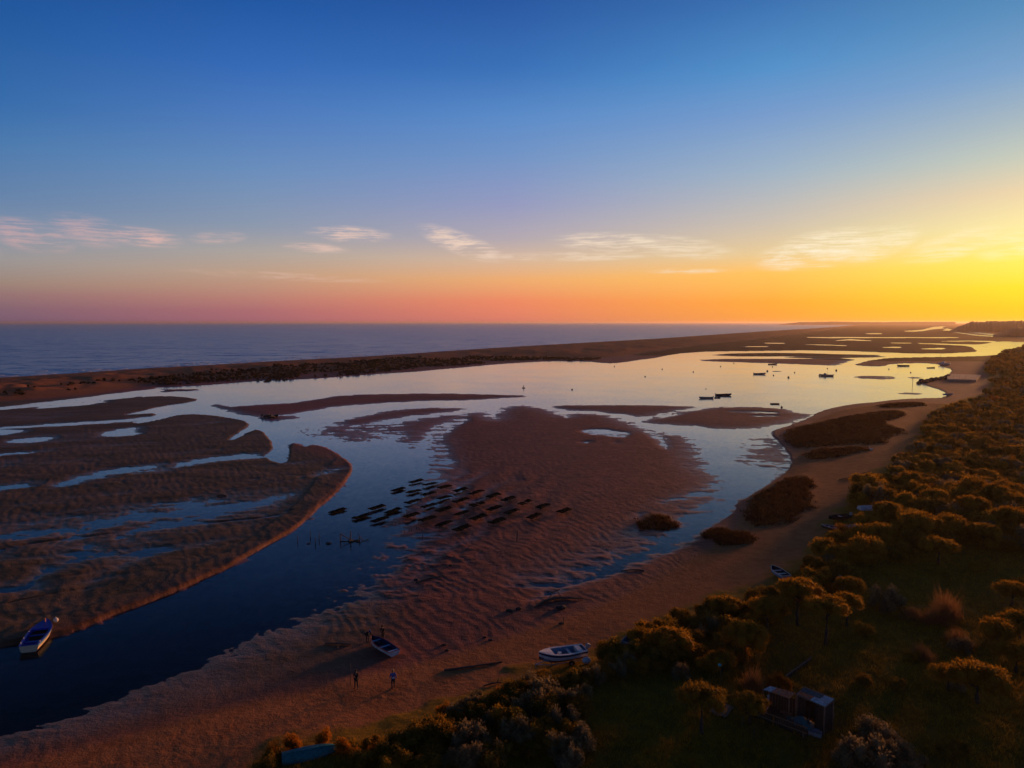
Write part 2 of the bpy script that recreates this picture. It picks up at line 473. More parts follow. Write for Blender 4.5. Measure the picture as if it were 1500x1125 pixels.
SEA = [(-1500, 640), (-400, 583), (-150, 564), (0, 553), (100, 547), (200, 540), (300, 535), (400, 529), (500, 524), (600, 518), (700, 511), (800, 505), (880, 500.5), (960, 496), (1040, 490.5), (1120, 485), (1180, 481.5), (1228, 478.5), (1249, 476), (1256, 474.3), (1245, 473.5), (700, 473.3), (-1500, 473.3)]
carve(SEA, 4.0, 60, 0.045, 0, 0.5, 120)
LAGOON = [(220, 567.5), (267, 566), (317, 563), (350, 560), (383, 557.5), (433, 556), (477, 553.5), (533, 549), (600, 545), (667, 539), (733, 533), (800, 529), (860, 529), (890, 532.5), (912, 531), (960, 524), (987, 518.7), (1021, 515.5), (1053, 514.7), (1120, 514), (1193, 513), (1260, 514.7), (1313, 517), (1367, 518), (1407, 517), (1433, 514.7), (1424, 509), (1410, 506), (1441, 504), (1460, 500), (1500, 501), (1560, 503), (1560, 508), (1487, 516), (1457, 521), (1393, 522.7), (1340, 523.5), (1300, 524.5), (1281, 527), (1262, 531), (1250, 534.5), (1270, 536.5), (1292, 536.8), (1306, 532.5), (1353, 531.7), (1376, 534), (1378, 537), (1396, 541), (1393, 547), (1383, 552), (1367, 556), (1345, 561), (1367, 568), (1385, 573), (1384, 583), (1353, 583.5), (1313, 585.5), (1287, 588.5), (1260, 591), (1233, 595), (1207, 600.5), (1193, 608), (1182, 614), (1150, 626), (1128, 634), (1148, 652), (1160, 672), (1154, 688), (1145, 697), (1130, 707), (1100, 724.5), (1074, 739), (1080, 748), (1060, 762), (1035, 777), (985, 801), (925, 826), (860, 851), (800, 868), (740, 860), (680, 860), (620, 930), (540, 960), (430, 990), (300, 1035), (200, 1064), (100, 1098), (0, 1118), (-200, 1160), (-400, 1100), (-200, 985), (0, 949), (31, 942), (83, 933), (132, 918), (169, 900), (215, 884), (261, 866), (307, 844), (337, 832), (367, 813), (400, 795), (433, 776), (450, 762), (467, 743), (488, 724), (503, 710), (515, 695), (516, 683), (500, 668), (487, 661), (470, 654), (457, 652), (445, 656), (432, 649), (423, 652), (425, 668), (417, 680), (396, 675), (384, 668), (397, 661), (401, 650), (393, 639), (378, 628), (362, 634), (343, 645), (333, 646), (348, 634), (361, 627), (363, 619), (343, 613), (307, 608.5), (277, 607), (253, 610), (235, 615), (205, 621), (190, 619.5), (215, 612), (232, 606), (200, 607), (178, 608), (205, 602), (230, 596), (287, 588), (290, 584), (240, 580), (200, 583), (215, 579), (260, 574), (300, 570.5), (240, 571)]
carve(LAGOON, 0.75, 8, 0.8, 1, 0.55, 25)
# streams and pools on the western flats
for pts in ([(-150, 616, 2), (0, 598.5, 1.6), (70, 591.5, 2.2), (130, 585, 3), (190, 577.5, 3.5), (240, 571.5, 3)],
            [(60, 596.5, .8), (110, 592.5, 1.2), (150, 588, .8)], [(130, 587.5, .8), (200, 580, 1.2), (260, 574.5, 1.0)],
            [(-100, 637, 1), (0, 627.5, 1.0), (83, 622.5, 1.2), (187, 616.5, 1.3), (215, 613, 2.0)],
            [(378, 668.5, 2.4), (350, 669.5, 2), (317, 672.5, 1.8), (285, 678, 1.6), (258, 683.5, .9)],
            [(225, 683.5, .8), (190, 688, 2), (160, 693, 3.2), (125, 700, 2.4), (90, 710.5, 1.2)], [(200, 691, 1), (240, 688, 1)],
            [(-80, 728, 1), (0, 715.5, 1.4), (40, 710, 1)],
            [(-40, 635, 3), (10, 633, 3.5), (30, 632, 1.2)], [(17, 646.5, .8), (45, 645, 2), (69, 642.5, .8)], [(158, 636, 2), (177, 634, 4.2), (194, 632.5, 4)],
            [(470, 694, 1.4), (490, 689, 2.4), (502, 686, 1)]):
    carve(polyline_px([(u, v, w * 1.1 + .2) for u, v, w in pts]), 0.25, 2, 0.07, 0, 0.9, 8)
for pts in ([(180, 782, 4), (250, 768, 6), (330, 748, 6), (400, 732, 4.5), (440, 722, 3)], [(-60, 800, 6), (0, 790, 6), (50, 785, 6), (90, 780, 4)], [(105, 785, 5), (130, 778, 6), (158, 769, 4)],
            [(30, 862, 6), (70, 835, 9), (110, 822, 6), (130, 805, 8)], [(120, 862, 6), (165, 838, 8), (210, 815, 6), (232, 810, 4)], [(-40, 818, 5), (15, 812, 5)], [(430, 640, 1), (0, 860, 6), (60, 862, 7)][1:], [(-30, 668, 2), (30, 664, 2), (80, 660, 1)]):
    dip(polyline_px(pts), 0, 3.0, 0, to=0.06)
# shallow tail of the lower pool, running out over wet sand
dip([(1060, 755), (1010, 778), (950, 805), (880, 835), (800, 862), (760, 885), (800, 880), (880, 852), (950, 826), (1010, 800), (1050, 775)], 0, 1.5, 1, to=-0.035)

# --- sand bars and banks standing out of the water
BIG = [(733, 603), (750, 597), (763, 594.5), (780, 597), (800, 602), (825, 611), (836, 606), (880, 607.5), (912, 615), (935, 628), (987, 637), (1011, 649), (1020, 665), (1021, 679), (1032, 692), (1051, 711), (1040, 724), (1021, 740), (1008, 753), (985, 768), (940, 795), (900, 815), (840, 845), (790, 862), (755, 890), (800, 925), (700, 965), (600, 990), (480, 1010), (300, 1055), (100, 1115), (-200, 1190), (-200, 1110), (0, 1072), (100, 1056), (200, 1018), (310, 968), (380, 938), (450, 908), (520, 866), (565, 826), (590, 800), (585, 783), (560, 770), (575, 755), (600, 738), (640, 712), (641, 690), (648, 673), (634, 645), (640, 628), (660, 617), (690, 605.5), (715, 606), (708, 611), (730, 617)]
bar(BIG, 0.34, 9, 1, 0.9, 90, 0.028)
carve([(470, 785), (520, 765), (545, 775), (500, 788), (430, 835), (320, 888), (190, 938), (60, 978), (0, 995), (-200, 1060), (-300, 1040), (-200, 995), (0, 957), (100, 941), (200, 902), (300, 862), (400, 812)], 1.3, 7, 0.2, 1, .6, 6)
for pts, hh, ss in (
        ([(310, 592), (333, 597), (353, 595), (383, 593.5), (420, 592), (450, 588), (480, 583), (507, 579.5), (567, 577.5), (630, 577), (677, 577), (733, 579), (773, 580.2), (733, 583), (683, 586), (633, 586), (567, 589.5), (500, 593.5), (450, 602), (420, 607.5), (383, 610), (353, 607), (333, 601)], .34, 6),
        ([(402, 609), (440, 609), (420, 615), (392, 617), (380, 612)], .2, 4),
        ([(495, 619), (533, 610), (567, 603.5), (617, 598), (684, 598), (667, 602), (617, 607), (567, 613.5), (533, 622), (510, 623)], .28, 6),
        ([(578, 624), (605, 617), (633, 612), (673, 606.5), (712, 603.5), (690, 607), (665, 614), (640, 624), (620, 640), (610, 655), (603, 657.5), (593, 647), (588, 632)], .26, 8),
        ([(463, 632), (500, 622), (560, 620), (600, 625), (580, 632), (545, 645), (500, 640)], .05, 5),
        ([(816, 594), (867, 594.5), (920, 593.2), (987, 595), (1020, 596), (987, 601.5), (944, 610.5), (907, 607), (867, 601), (838, 601), (816, 597)], .34, 7),
        ([(1046, 597.5), (1067, 596.5), (1128, 597.5), (1147, 600), (1165, 606), (1184, 607), (1175, 613), (1140, 622), (1120, 626), (1083, 628), (1053, 628), (1013, 623.5), (973, 621), (944, 619.5), (948, 613), (987, 607), (1030, 600)], .34, 7),
        ([(1128, 640), (1120, 650), (1100, 660), (1095, 672), (1130, 684), (1155, 690), (1165, 680), (1150, 655)], .10, 7),
        ([(1025, 528), (1060, 526), (1120, 526), (1180, 526), (1245, 525), (1225, 531), (1215, 535), (1200, 534), (1120, 531.5), (1060, 529.5)], .34, 12),
        ([(1045, 520), (1090, 517.5), (1160, 517), (1220, 519), (1300, 520.5), (1220, 522), (1160, 521.5), (1090, 522), (1060, 521)], .3, 10),
        ([(1150, 523), (1230, 522), (1300, 522), (1250, 524), (1180, 524.6)], .22, 8),
        ([(1262, 552), (1285, 551), (1306, 552.5), (1290, 555.5), (1270, 554)], .10, 3), ([(1332, 552.5), (1345, 553), (1338, 554)], .08, 2), ([(1328, 576), (1340, 576.5), (1332, 577.5)], .08, 2)):
    bar(pts, hh, ss, 1, 0.7, 60)
# pools and low places on the big bank
for pts, to in (([(853, 630), (880, 628), (905, 632), (926, 634), (915, 643), (895, 639), (870, 638), (855, 636)], -.005), ([(844, 649), (858, 646), (871, 647), (862, 651)], -.01), ([(897, 650), (905, 646), (906, 650)], -.01),
                ([(940, 628), (960, 632), (975, 642), (985, 655), (975, 661), (962, 650), (948, 638)], -.035), ([(962, 735), (980, 729), (1003, 726), (1040, 715), (1020, 732), (990, 735), (968, 739)], -.03), ([(926, 757), (934, 751), (945, 753), (941, 760), (930, 763)], -.03),
                ([(632, 625), (660, 618), (690, 612), (668, 625), (650, 640), (660, 665), (668, 690), (645, 690), (650, 672), (636, 645)], -0.01), ([(800, 598), (815, 599), (835, 612), (828, 613)], -.05), ([(985, 603), (1025, 599), (1000, 607), (975, 613), (950, 614)], -.03),
                ([(1060, 603), (1100, 602), (1150, 605), (1120, 606.5), (1080, 605)], -.01), ([(1090, 610), (1130, 608), (1150, 610), (1120, 611.5)], -.01)):
    dip(pts, 0, 1.8, 1, to=to)
# the lower pool is a shallow sheet over sand
i, d = field([(944, 626), (990, 632), (1060, 630), (1126, 634), (1150, 655), (1158, 680), (1130, 708), (1075, 740), (1040, 772), (1000, 770), (1030, 735), (1050, 712), (1030, 690), (1018, 660), (985, 638)], 20, 1, .5)
w = sstep(d, -2, 3); h[i] = h[i] * (1 - w) + np.maximum(h[i], -0.13) * w
# furrows between the rows of oyster racks
c0 = px(655, 745); ex = px(700, 720) - px(640, 760); ex /= np.linalg.norm(ex); en = np.array([ex[1], -ex[0]])
q = np.stack([(X - c0[0]), (Y - c0[1])], 1); la = q @ ex; lb = q @ en
zone = np.exp(-(la / 30) ** 2 - (lb / 17) ** 2)
h += zone * (0.13 * np.sin(lb * 2 * math.pi / 6.2 + fbm(X / 9, Y / 9) * 4 + 1.0) - 0.07)
# far ponds and the winding channel of the marsh
for pts in ([(1182, 494.3, .5), (1220, 494.5, .8), (1300, 494.5, .6), (1404, 494.6, .6)], [(1224, 499, .4), (1245, 497.6, 1.0), (1276, 499.2, .5)], [(1268, 488.7, .6), (1292, 488.7, .6)], [(1293, 508.8, .6), (1320, 508.8, .9)],
            [(1350, 511, .5), (1380, 510.6, 1.2), (1385, 510.8, .6)], [(1345, 503, .5), (1390, 504.5, .8), (1440, 506.5, 1.5)], [(1380, 500, .4), (1420, 499.5, .7), (1458, 500.5, 1.0)], [(1120, 502.7, .5), (1150, 502.9, .6)], [(1180, 504.5, .4), (1240, 506.3, .6)], [(1305, 502.5, .5), (1335, 502.7, .6)], [(1085, 507.8, .4), (1125, 507.6, .6)],
            [(1325, 485.2, .5), (1350, 484.2, 1.2), (1368, 480.5, 1.8), (1388, 479.2, 1.5), (1380, 482, 2), (1400, 484.3, .9), (1420, 486, 1.0), (1440, 488.5, 1.0), (1462, 491, 1.1), (1500, 494.6, .8), (1560, 496, .8)], [(1395, 486, .5), (1430, 491, .9), (1470, 493.6, .6)]):
    carve(polyline_px(pts), 0.5, 20, 0.10, 0, 0.15, 60)

# --- marsh tussock ground on the beach
MARSH = {'wide': [(1148, 634), (1167, 625), (1207, 620), (1228, 615), (1260, 609.5), (1300, 605), (1327, 607), (1327, 613), (1292, 620), (1303, 627), (1329, 636), (1308, 644), (1284, 657), (1247, 655), (1207, 655), (1164, 657), (1153, 647)],
         'lower': [(1183, 668), (1191, 661), (1240, 659), (1281, 659), (1260, 665), (1225, 673), (1188, 676)],
         'upper': [(1281, 597), (1313, 592), (1356, 592), (1350, 596), (1313, 600)],
         'long': [(1097, 742), (1105, 729), (1132, 713), (1167, 699), (1191, 704), (1190, 735), (1178, 755), (1156, 770), (1118, 774), (1095, 767)],
         'islet': [(934, 763), (948, 754), (972, 753), (992, 760), (984, 770), (955, 774), (938, 771)],
         'spit': [(1046, 792), (1062, 783), (1085, 781), (1104, 787), (1090, 797), (1065, 801)],
         'small': [(1026, 781), (1045, 773), (1068, 775), (1062, 783), (1040, 786)]}
marshm = np.zeros(len(P0))
for kk, pts in MARSH.items():
    i, d = field(pts, 20, 1, 0.8)
    marshm[i] = np.maximum(marshm[i], sstep(d, -1, 1.5)); h[i] += 0.25 * sstep(d, -2, 3)

# soften the foot of the beach where it runs out onto the flat
def boxblur(A, n):
    for ax in (0, 1):
        pad = [(0, 0), (0, 0)]; pad[ax] = (n + 1, n)
        C = np.cumsum(np.pad(A, pad, mode='edge'), axis=ax)
        A = (np.take(C, range(2 * n + 1, C.shape[ax]), axis=ax) - np.take(C, range(0, C.shape[ax] - 2 * n - 1), axis=ax)) / (2 * n + 1)
    return A
foot = [(740, 860), (680, 862), (620, 930), (540, 960), (430, 990), (300, 1035), (200, 1064), (100, 1098), (0, 1118), (-200, 1165)]
i, d = field([(u, v - 22) for u, v in foot] + [(u, v + 22) for u, v in foot[::-1]], 10, 1, .5)
w = np.zeros(len(P0)); w[i] = sstep(d, -1.5, 1.5)
h = h * (1 - w) + boxblur(boxblur(h.reshape(NR, NC), 15), 15).ravel() * w

# --- relief: ripple marks, mounds by the channel edge, tufty scrub ground
near = 1 - sstep(rr, 150, 420)
flat = (1 - grassm) * (1 - sstep(np.abs(h), 1.5, 3.0))
rip = np.sin((X * 0.55 + Y * 0.25) * 2.6 + fbm(X / 6, Y / 6, 3) * 9) * 0.5 + fbm(X / 1.1, Y / 1.6, 2)
_p = px(120, 1040); _q = px(420, 985)
calm = 1 - .65 * np.clip(np.exp(-((X - _p[0]) / 30) ** 2 - ((Y - _p[1]) / 9) ** 2) + np.exp(-((X - _q[0]) / 16) ** 2 - ((Y - _q[1]) / 7) ** 2), 0, 1)
rip2 = np.sin((X * 0.8 + Y * 0.45) * 4.2 + fbm(X / 5, Y / 5, 3) * 10) * 0.5 + fbm(X / 0.9, Y / 1.2, 2)
h += flat * (1 - .75 * sandm) * (fbm(X / 4.5, Y / 3, 3) * 0.036 + rip2 * 0.026 * (1 - sstep(rr, 200, 450)) * calm)
h += flat * sandm * (fbm(X / 9, Y / 9, 2) * 0.06 + fbm(X / 0.6, Y / 0.6, 2) * 0.022 * near)
mid = flat * sstep(rr, 100, 500) * fbm(X / 14, Y / 9, 3) * 0.09
h += mid * (1 - farm)


def blob(u, v, ru, rv):
    p = px(u, v); a = np.abs(px(u + ru, v) - p)[0]; b = np.abs(px(u, v - rv) - p)[1]
    return np.exp(-((X - p[0]) / a) ** 2 - ((Y - p[1]) / b) ** 2)


mz = np.clip(blob(630, 815, 90, 30) + .8 * blob(530, 875, 90, 32) + .3 * blob(390, 955, 70, 20), 0, 1)
md = np.clip(fbm(X / 1.5 + 3, Y / 1.2, 3), -.12, 1)
h += mz * (1 - sandm) * (md * 0.24 - 0.012)
h += grassm * (fbm(X / 3, Y / 3, 3) * 0.22)
wz = np.zeros(len(P0)); iw, dw = field([(-700, 590), (0, 600), (220, 585), (360, 610), (420, 655), (510, 682), (495, 715), (425, 780), (290, 850), (0, 950), (-700, 1080)], 12, 1, 1.0)
wz[iw] = sstep(dw, -2, 8)
wl = np.clip(blob(120, 800, 190, 55) + .8 * blob(330, 748, 110, 22) + .5 * blob(60, 655, 160, 20), 0, 1)
ca_, sa_ = math.cos(rad(28)), math.sin(rad(28))
U_, W_ = X * ca_ + Y * sa_, -X * sa_ + Y * ca_
h += wz * (fbm(U_ / 26, W_ / 7, 4, .6) * (0.13 + 0.16 * wl) + fbm(X / 1.5, Y / 1.5, 2) * 0.06 * near - 0.05 - 0.15 * wl)
crk = np.abs(fbm(U_ / 34 + 2, W_ / 11 + 8, 3)); cz = wz * np.clip(wl * 1.0 + .35, 0, 1) * sstep(fbm(X / 40 + 5, Y / 40, 2), -.18, .10)
h -= 0.30 * cz * np.exp(-(crk / 0.022) ** 2)
# water finds its way into the ripples along every soft edge
edge = np.exp(-(h / 0.13) ** 2) * (1 - sstep(rr, 500, 900)) * (1 - .6 * sandm) * (1 - .8 * np.clip(blob(150, 1030, 330, 70) + blob(420, 930, 170, 60), 0, 1))
h += edge * (fbm(X / 4.5, Y / 1.5, 3) * 0.17 + fbm(X / 1.3 + 4, Y / 0.6, 2) * 0.10 * near)
i, d = field(BARRIER, 90, 2, 1.0)
h[i] += sstep(d, 8, 30) * fbm(X[i] / 6, Y[i] / 6, 2) * 0.5
# the bank that the channel has undercut stands a little proud, with a crumbling lip
LEFTBANK = [(0, 949), (83, 933), (169, 900), (261, 866), (337, 832), (400, 795), (433, 776), (467, 743), (503, 710), (517, 690), (515, 680), (500, 668), (470, 690), (430, 740), (390, 775), (330, 812), (250, 845), (160, 880), (80, 910), (0, 925)]
i, d = field(LEFTBANK, 5, 1, 0.6)
h[i] += 0.13 * sstep(d, 0.0, 0.35) * (0.7 + fbm(X[i] / 3, Y[i] / 3) * .8) * (1 - sstep(d, 0.5, 7.0))

HG = h.reshape(NR, NC)
LR = np.log(R_)


def ground_z(x, y):
    r = math.hypot(x, y); t = math.atan2(x, y)
    a = np.interp(-r, -R_, np.arange(NR)); b = np.interp(t, th, np.arange(NC))
    i0 = min(int(a), NR - 2); j0 = min(int(b), NC - 2); fa, fb = a - i0, b - j0
    return float((HG[i0, j0] * (1 - fb) + HG[i0, j0 + 1] * fb) * (1 - fa) + (HG[i0 + 1, j0] * (1 - fb) + HG[i0 + 1, j0 + 1] * fb) * fa)


def on_ground(u, v, lift=0.0):
    z = 0.5
    for _ in range(6):
        p = px(u, v, z); z = ground_z(p[0], p[1])
    return Vector((p[0], p[1], z + lift))


def grid_faces(nr, nc):
    a = np.arange(nr * nc).reshape(nr, nc)
    return np.stack([a[:-1, :-1], a[1:, :-1], a[1:, 1:], a[:-1, 1:]], -1).reshape(-1, 4)


# ground material: sand, wet mud, marsh soil, turf
gm, t, p = new_mat('ground')
ca = t.nodes.new('ShaderNodeVertexColor'); ca.layer_name = 'cover'
sp = t.nodes.new('ShaderNodeSeparateColor'); t.links.new(ca.outputs[0], sp.inputs[0])
geo = t.nodes.new('ShaderNodeNewGeometry')
sx = t.nodes.new('ShaderNodeSeparateXYZ'); t.links.new(geo.outputs['Position'], sx.inputs[0])
def gn(scale, detail=5.0, rough=0.6):
    n = node(t, 'ShaderNodeTexNoise', Scale=scale, Detail=detail, Roughness=rough); t.links.new(geo.outputs['Position'], n.inputs['Vector']); return n.outputs[0]
n1, n2, n3 = gn(0.06), gn(0.7, 6), gn(7.0, 4)
mud = mixcol(maprange(n1, .35, .65, 0, 1, tree=t), (0.210, 0.058, 0.038), (0.265, 0.078, 0.050), tree=t)
mud = mixcol(maprange(n2, .40, .70, 0, .7, tree=t), mud, (0.135, 0.040, 0.027), tree=t)
sand = mixcol(maprange(n1, .35, .65, 0, 1, tree=t), (0.34, 0.130, 0.050), (0.41, 0.165, 0.066), tree=t)
sand = mixcol(maprange(n2, .42, .68, 0, .8, tree=t), sand, (0.245, 0.092, 0.036), tree=t)
sand = mixcol(maprange(n3, .60, .74, 0, .7, tree=t), sand, (0.50, 0.26, 0.14), tree=t)
turf = mixcol(maprange(n2, .35, .65, 0, 1, tree=t), (0.17, 0.105, 0.012), (0.27, 0.155, 0.018), tree=t)
turf = mixcol(maprange(n1, .45, .62, 0, .6, tree=t), turf, (0.22, 0.11, 0.02), tree=t)
marsh = mixcol(maprange(n2, .35, .65, 0, 1, tree=t), (0.055, 0.026, 0.008), (0.095, 0.045, 0.014), tree=t)
wa = t.nodes.new('ShaderNodeAttribute'); wa.attribute_name = 'west'
wmud = mixcol(maprange(n2, .35, .70, 0, 1, tree=t), (0.140, 0.082, 0.028), (0.085, 0.052, 0.020), tree=t)
wmud = mixcol(maprange(n1, .45, .62, 0, .5, tree=t), wmud, (0.18, 0.100, 0.060), tree=t)
ms = t.nodes.new('ShaderNodeMapping'); ms.inputs['Scale'].default_value = (.05, .22, 1); ms.inputs['Rotation'].default_value = (0, 0, rad(-20)); t.links.new(geo.outputs['Position'], ms.inputs[0])
ns = node(t, 'ShaderNodeTexNoise', Scale=1.0, Detail=8.0, Roughness=0.68); t.links.new(ms.outputs[0], ns.inputs['Vector'])
wmud = mixcol(maprange(ns.outputs[0], .46, .62, 0, .75, tree=t), wmud, (0.20, 0.118, 0.072), tree=t)
wmud = mixcol(maprange(ns.outputs[0], .44, .34, 0, .7, tree=t), wmud, (0.058, 0.038, 0.016), tree=t)
mud = mixcol(maprange(ns.outputs[0], .44, .34, 0, .45, tree=t), mud, (0.085, 0.030, 0.022), tree=t)
mr_ = t.nodes.new('ShaderNodeMapping'); mr_.inputs['Scale'].default_value = (.35, 1.1, 1); mr_.inputs['Rotation'].default_value = (0, 0, rad(35)); t.links.new(geo.outputs['Position'], mr_.inputs[0])
nr_ = node(t, 'ShaderNodeTexNoise', Scale=1.0, Detail=5.0, Roughness=0.6, Distortion=1.2); t.links.new(mr_.outputs[0], nr_.inputs['Vector'])
mud = mixcol(maprange(nr_.outputs[0], .48, .66, 0, .55, tree=t), mud, (0.34, 0.115, 0.078), tree=t)
mud = mixcol(maprange(nr_.outputs[0], .46, .32, 0, .55, tree=t), mud, (0.10, 0.032, 0.022), tree=t)
mud = mixcol(wa.outputs['Fac'], mud, wmud, tree=t)
c = mixcol(sp.outputs[0], mud, sand, tree=t)
c = mixcol(sp.outputs[2], c, marsh, tree=t)
c = mixcol(sp.outputs[1], c, turf, tree=t)
# silt and weed on the bed; darkening with depth imitates light lost in water
c = mixcol(maprange(sx.outputs[2], -0.25, -0.9, 0, 1, tree=t), c, (0.016, 0.016, 0.012), tree=t)
t.links.new(c, p.inputs['Base Color'])
wet = maprange(wmath('ADD', sx.outputs[2], wmath('MULTIPLY', n2, 0.12, tree=t), tree=t), 0.04, 0.28, 0.34, 0.72, tree=t)
t.links.new(wet, p.inputs['Roughness']); veg_ = wmath('MAXIMUM', sp.outputs[0], wmath('MAXIMUM', sp.outputs[1], sp.outputs[2], tree=t), tree=t)
t.links.new(wmath('MULTIPLY', maprange(wet, .34, .70, .30, .10, tree=t), wmath('SUBTRACT', 1.0, wmath('MULTIPLY', veg_, .85, tree=t), tree=t), tree=t), p.inputs['Specular IOR Level'])
bsum = wmath('ADD', wmath('MULTIPLY', n3, 0.6, tree=t), wmath('MULTIPLY', gn(2.2, 5), 1.0, tree=t), tree=t)
b = node(t, 'ShaderNodeBump', Strength=0.8, Distance=0.14); t.links.new(bsum, b.inputs['Height']); t.links.new(b.outputs[0], p.inputs['Normal'])
west = np.zeros(len(P0))
i, d = field([(-700, 590), (0, 592), (220, 570), (360, 600), (420, 650), (520, 680), (505, 715), (435, 780), (300, 855), (0, 965), (-700, 1100)], 12, 1, 1.0)
west[i] = sstep(d, -5, 6)
i, d = field([(-300, 1000), (0, 1000), (300, 930), (480, 860), (570, 860), (590, 920), (500, 985), (380, 1020), (250, 1058), (100, 1100), (-300, 1210)], 12, 1, 1.0)
west[i] = np.maximum(west[i], .85 * sstep(d, -5, 5))  # lower-left shore coloured darker brown, imitating the lens's corner falloff
cover = np.stack([np.clip(sandm * (1 - .95 * farm), 0, 1), grassm, np.clip(marshm + farm, 0, 1), np.ones(len(P0))], 1)
me = np_mesh('ground', np.stack([X, Y, h], 1), grid_faces(NR, NC), gm, True, {'cover': (cover, 4), 'west': (west, 1)})
tag(link('ground', me), 'brown tidal mudflats, sandy beach and dark turf under the evening light', 'ground', kind='structure')

# ================================================================== water
wm, t, p = new_mat('lagoon_water')
at = t.nodes.new('ShaderNodeAttribute'); at.attribute_name = 'depth'
geo = t.nodes.new('ShaderNodeNewGeometry')
def rough_normal(t, amps):
    acc = None
    for sc, am, sy in amps:
        m_ = t.nodes.new('ShaderNodeMapping'); m_.inputs['Scale'].default_value = (1, sy, 1); m_.inputs['Rotation'].default_value = (0, 0, rad(-24))
        t.links.new(geo.outputs['Position'], m_.inputs[0])
        n = node(t, 'ShaderNodeTexNoise', Scale=sc, Detail=3.0); t.links.new(m_.outputs[0], n.inputs['Vector'])
        s_ = t.nodes.new('ShaderNodeVectorMath'); s_.operation = 'SUBTRACT'; t.links.new(n.outputs['Color'], s_.inputs[0]); s_.inputs[1].default_value = (.5, .5, .5)
        q_ = t.nodes.new('ShaderNodeVectorMath'); q_.operation = 'MULTIPLY'; t.links.new(s_.outputs[0], q_.inputs[0]); q_.inputs[1].default_value = (am, am, 0)
        if acc is None: acc = q_.outputs[0]
        else:
            a_ = t.nodes.new('ShaderNodeVectorMath'); t.links.new(acc, a_.inputs[0]); t.links.new(q_.outputs[0], a_.inputs[1]); acc = a_.outputs[0]
    a_ = t.nodes.new('ShaderNodeVectorMath'); t.links.new(acc, a_.inputs[0]); a_.inputs[1].default_value = (0, 0, 1)
    n_ = t.nodes.new('ShaderNodeVectorMath'); n_.operation = 'NORMALIZE'; t.links.new(a_.outputs[0], n_.inputs[0])
    return n_.outputs[0]
N = rough_normal(t, ((1.3, 0.05, 1.0), (0.05, 0.02, 1.0)))
fr = node(t, 'ShaderNodeFresnel', IOR=1.33); t.links.new(N, fr.inputs['Normal'])
gl = node(t, 'ShaderNodeBsdfGlossy', Roughness=0.14); t.links.new(N, gl.inputs['Normal'])
att = wmath('POWER', 2.718, wmath('MULTIPLY', at.outputs['Fac'], -3.2, tree=t), tree=t)
tr = t.nodes.new('ShaderNodeBsdfTransparent')
t.links.new(mixcol(att, (0.0, 0.0, 0.0), (0.92, 0.93, 0.92), tree=t), tr.inputs[0])
body = node(t, 'ShaderNodeBsdfDiffuse'); body.inputs[0].default_value = (0.006, 0.010, 0.014, 1)
mb = t.nodes.new('ShaderNodeMixShader'); t.links.new(att, mb.inputs[0]); t.links.new(body.outputs[0], mb.inputs[1]); t.links.new(tr.outputs[0], mb.inputs[2])
mx = t.nodes.new('ShaderNodeMixShader'); fF = fr.outputs[0]
fac = wmath('MINIMUM', wmath('MULTIPLY', fF, 1.45, tree=t), wmath('MULTIPLY', fF, wmath('ADD', wmath('MULTIPLY', fF, 3.1, tree=t), 0.25, tree=t), tree=t), clamp=True, tree=t)
t.links.new(fac, mx.inputs[0]); t.links.new(mb.outputs[0], mx.inputs[1]); t.links.new(gl.outputs[0], mx.inputs[2])
t.links.new(mx.outputs[0], t.nodes['Material Output'].inputs[0]); t.nodes.remove(p)

sea_poly = wpoly(SEA[:-3])
DIV = [(-1500, 655), (-400, 607), (-150, 582), (0, 567), (100, 562), (200, 552), (300, 546), (400, 540), (500, 534), (633, 525), (733, 519.5), (833, 512), (905, 508), (1000, 500.5), (1120, 491), (1200, 484), (1250, 478.5), (1264, 475), (1275, 473.9), (1285, 473.5)]
divw = wpoly(DIV)
def sea_side(x, y):
    pl = np.vstack([divw, [[divw[-1][0], 90000], [-90000, 90000], [-90000, divw[0][1]]]])
    return sd_poly(np.stack([x, y], 1), pl) > 0
jr = np.arange(0, NR, 2); jc = np.arange(0, NC, 2)
SX, SY, SH = GX[np.ix_(jr, jc)], GY[np.ix_(jr, jc)], HG[np.ix_(jr, jc)]
fq = grid_faces(len(jr), len(jc))
lowf = SH.ravel()[fq].min(1) < 0.12
side = sea_side(SX.ravel(), SY.ravel())
keep = lowf & ~side[fq].all(1)
fq = fq[keep]
used, inv = np.unique(fq, return_inverse=True)
V = np.stack([SX.ravel()[used], SY.ravel()[used], np.zeros(len(used))], 1)
depth = np.clip(-SH.ravel()[used], 0, 3)
me = np_mesh('lagoon_water', V, inv.reshape(-1, 4), wm, True, {'depth': (depth, 1)})
tag(link('lagoon_water', me), 'calm mirror-like lagoon and tidal channel reflecting the sunset', 'water', kind='structure')

sm, t, p = new_mat('sea_water')
geo = t.nodes.new('ShaderNodeNewGeometry')
N = rough_normal(t, ((0.40, 0.50, 2.4), (0.07, 0.75, 3.2), (0.018, 0.45, 3.5)))
t.links.new(N, p.inputs['Normal'])
p.inputs['Base Color'].default_value = (0.006, 0.090, 0.270, 1); p.inputs['Roughness'].default_value = 0.30; p.inputs['IOR'].default_value = 1.38; p.inputs['Specular IOR Level'].default_value = 0.5
far = [(divw[-1][0], divw[-1][1]), (12500.0, 25000.0), (0, 28500.0), (-14000.0, 27000.0), (-28000.0, 18000.0), (-28500.0, float(divw[0][1]))]
sv = [(a, b_, 0.0) for a, b_ in divw] + [(a, b_, 0.0) for a, b_ in far[1:]]
mb_ = bpy.data.meshes.new('sea'); mb_.from_pydata(sv, [], [tuple(range(len(sv)))[::-1]]); mb_.materials.append(sm); mb_.update()
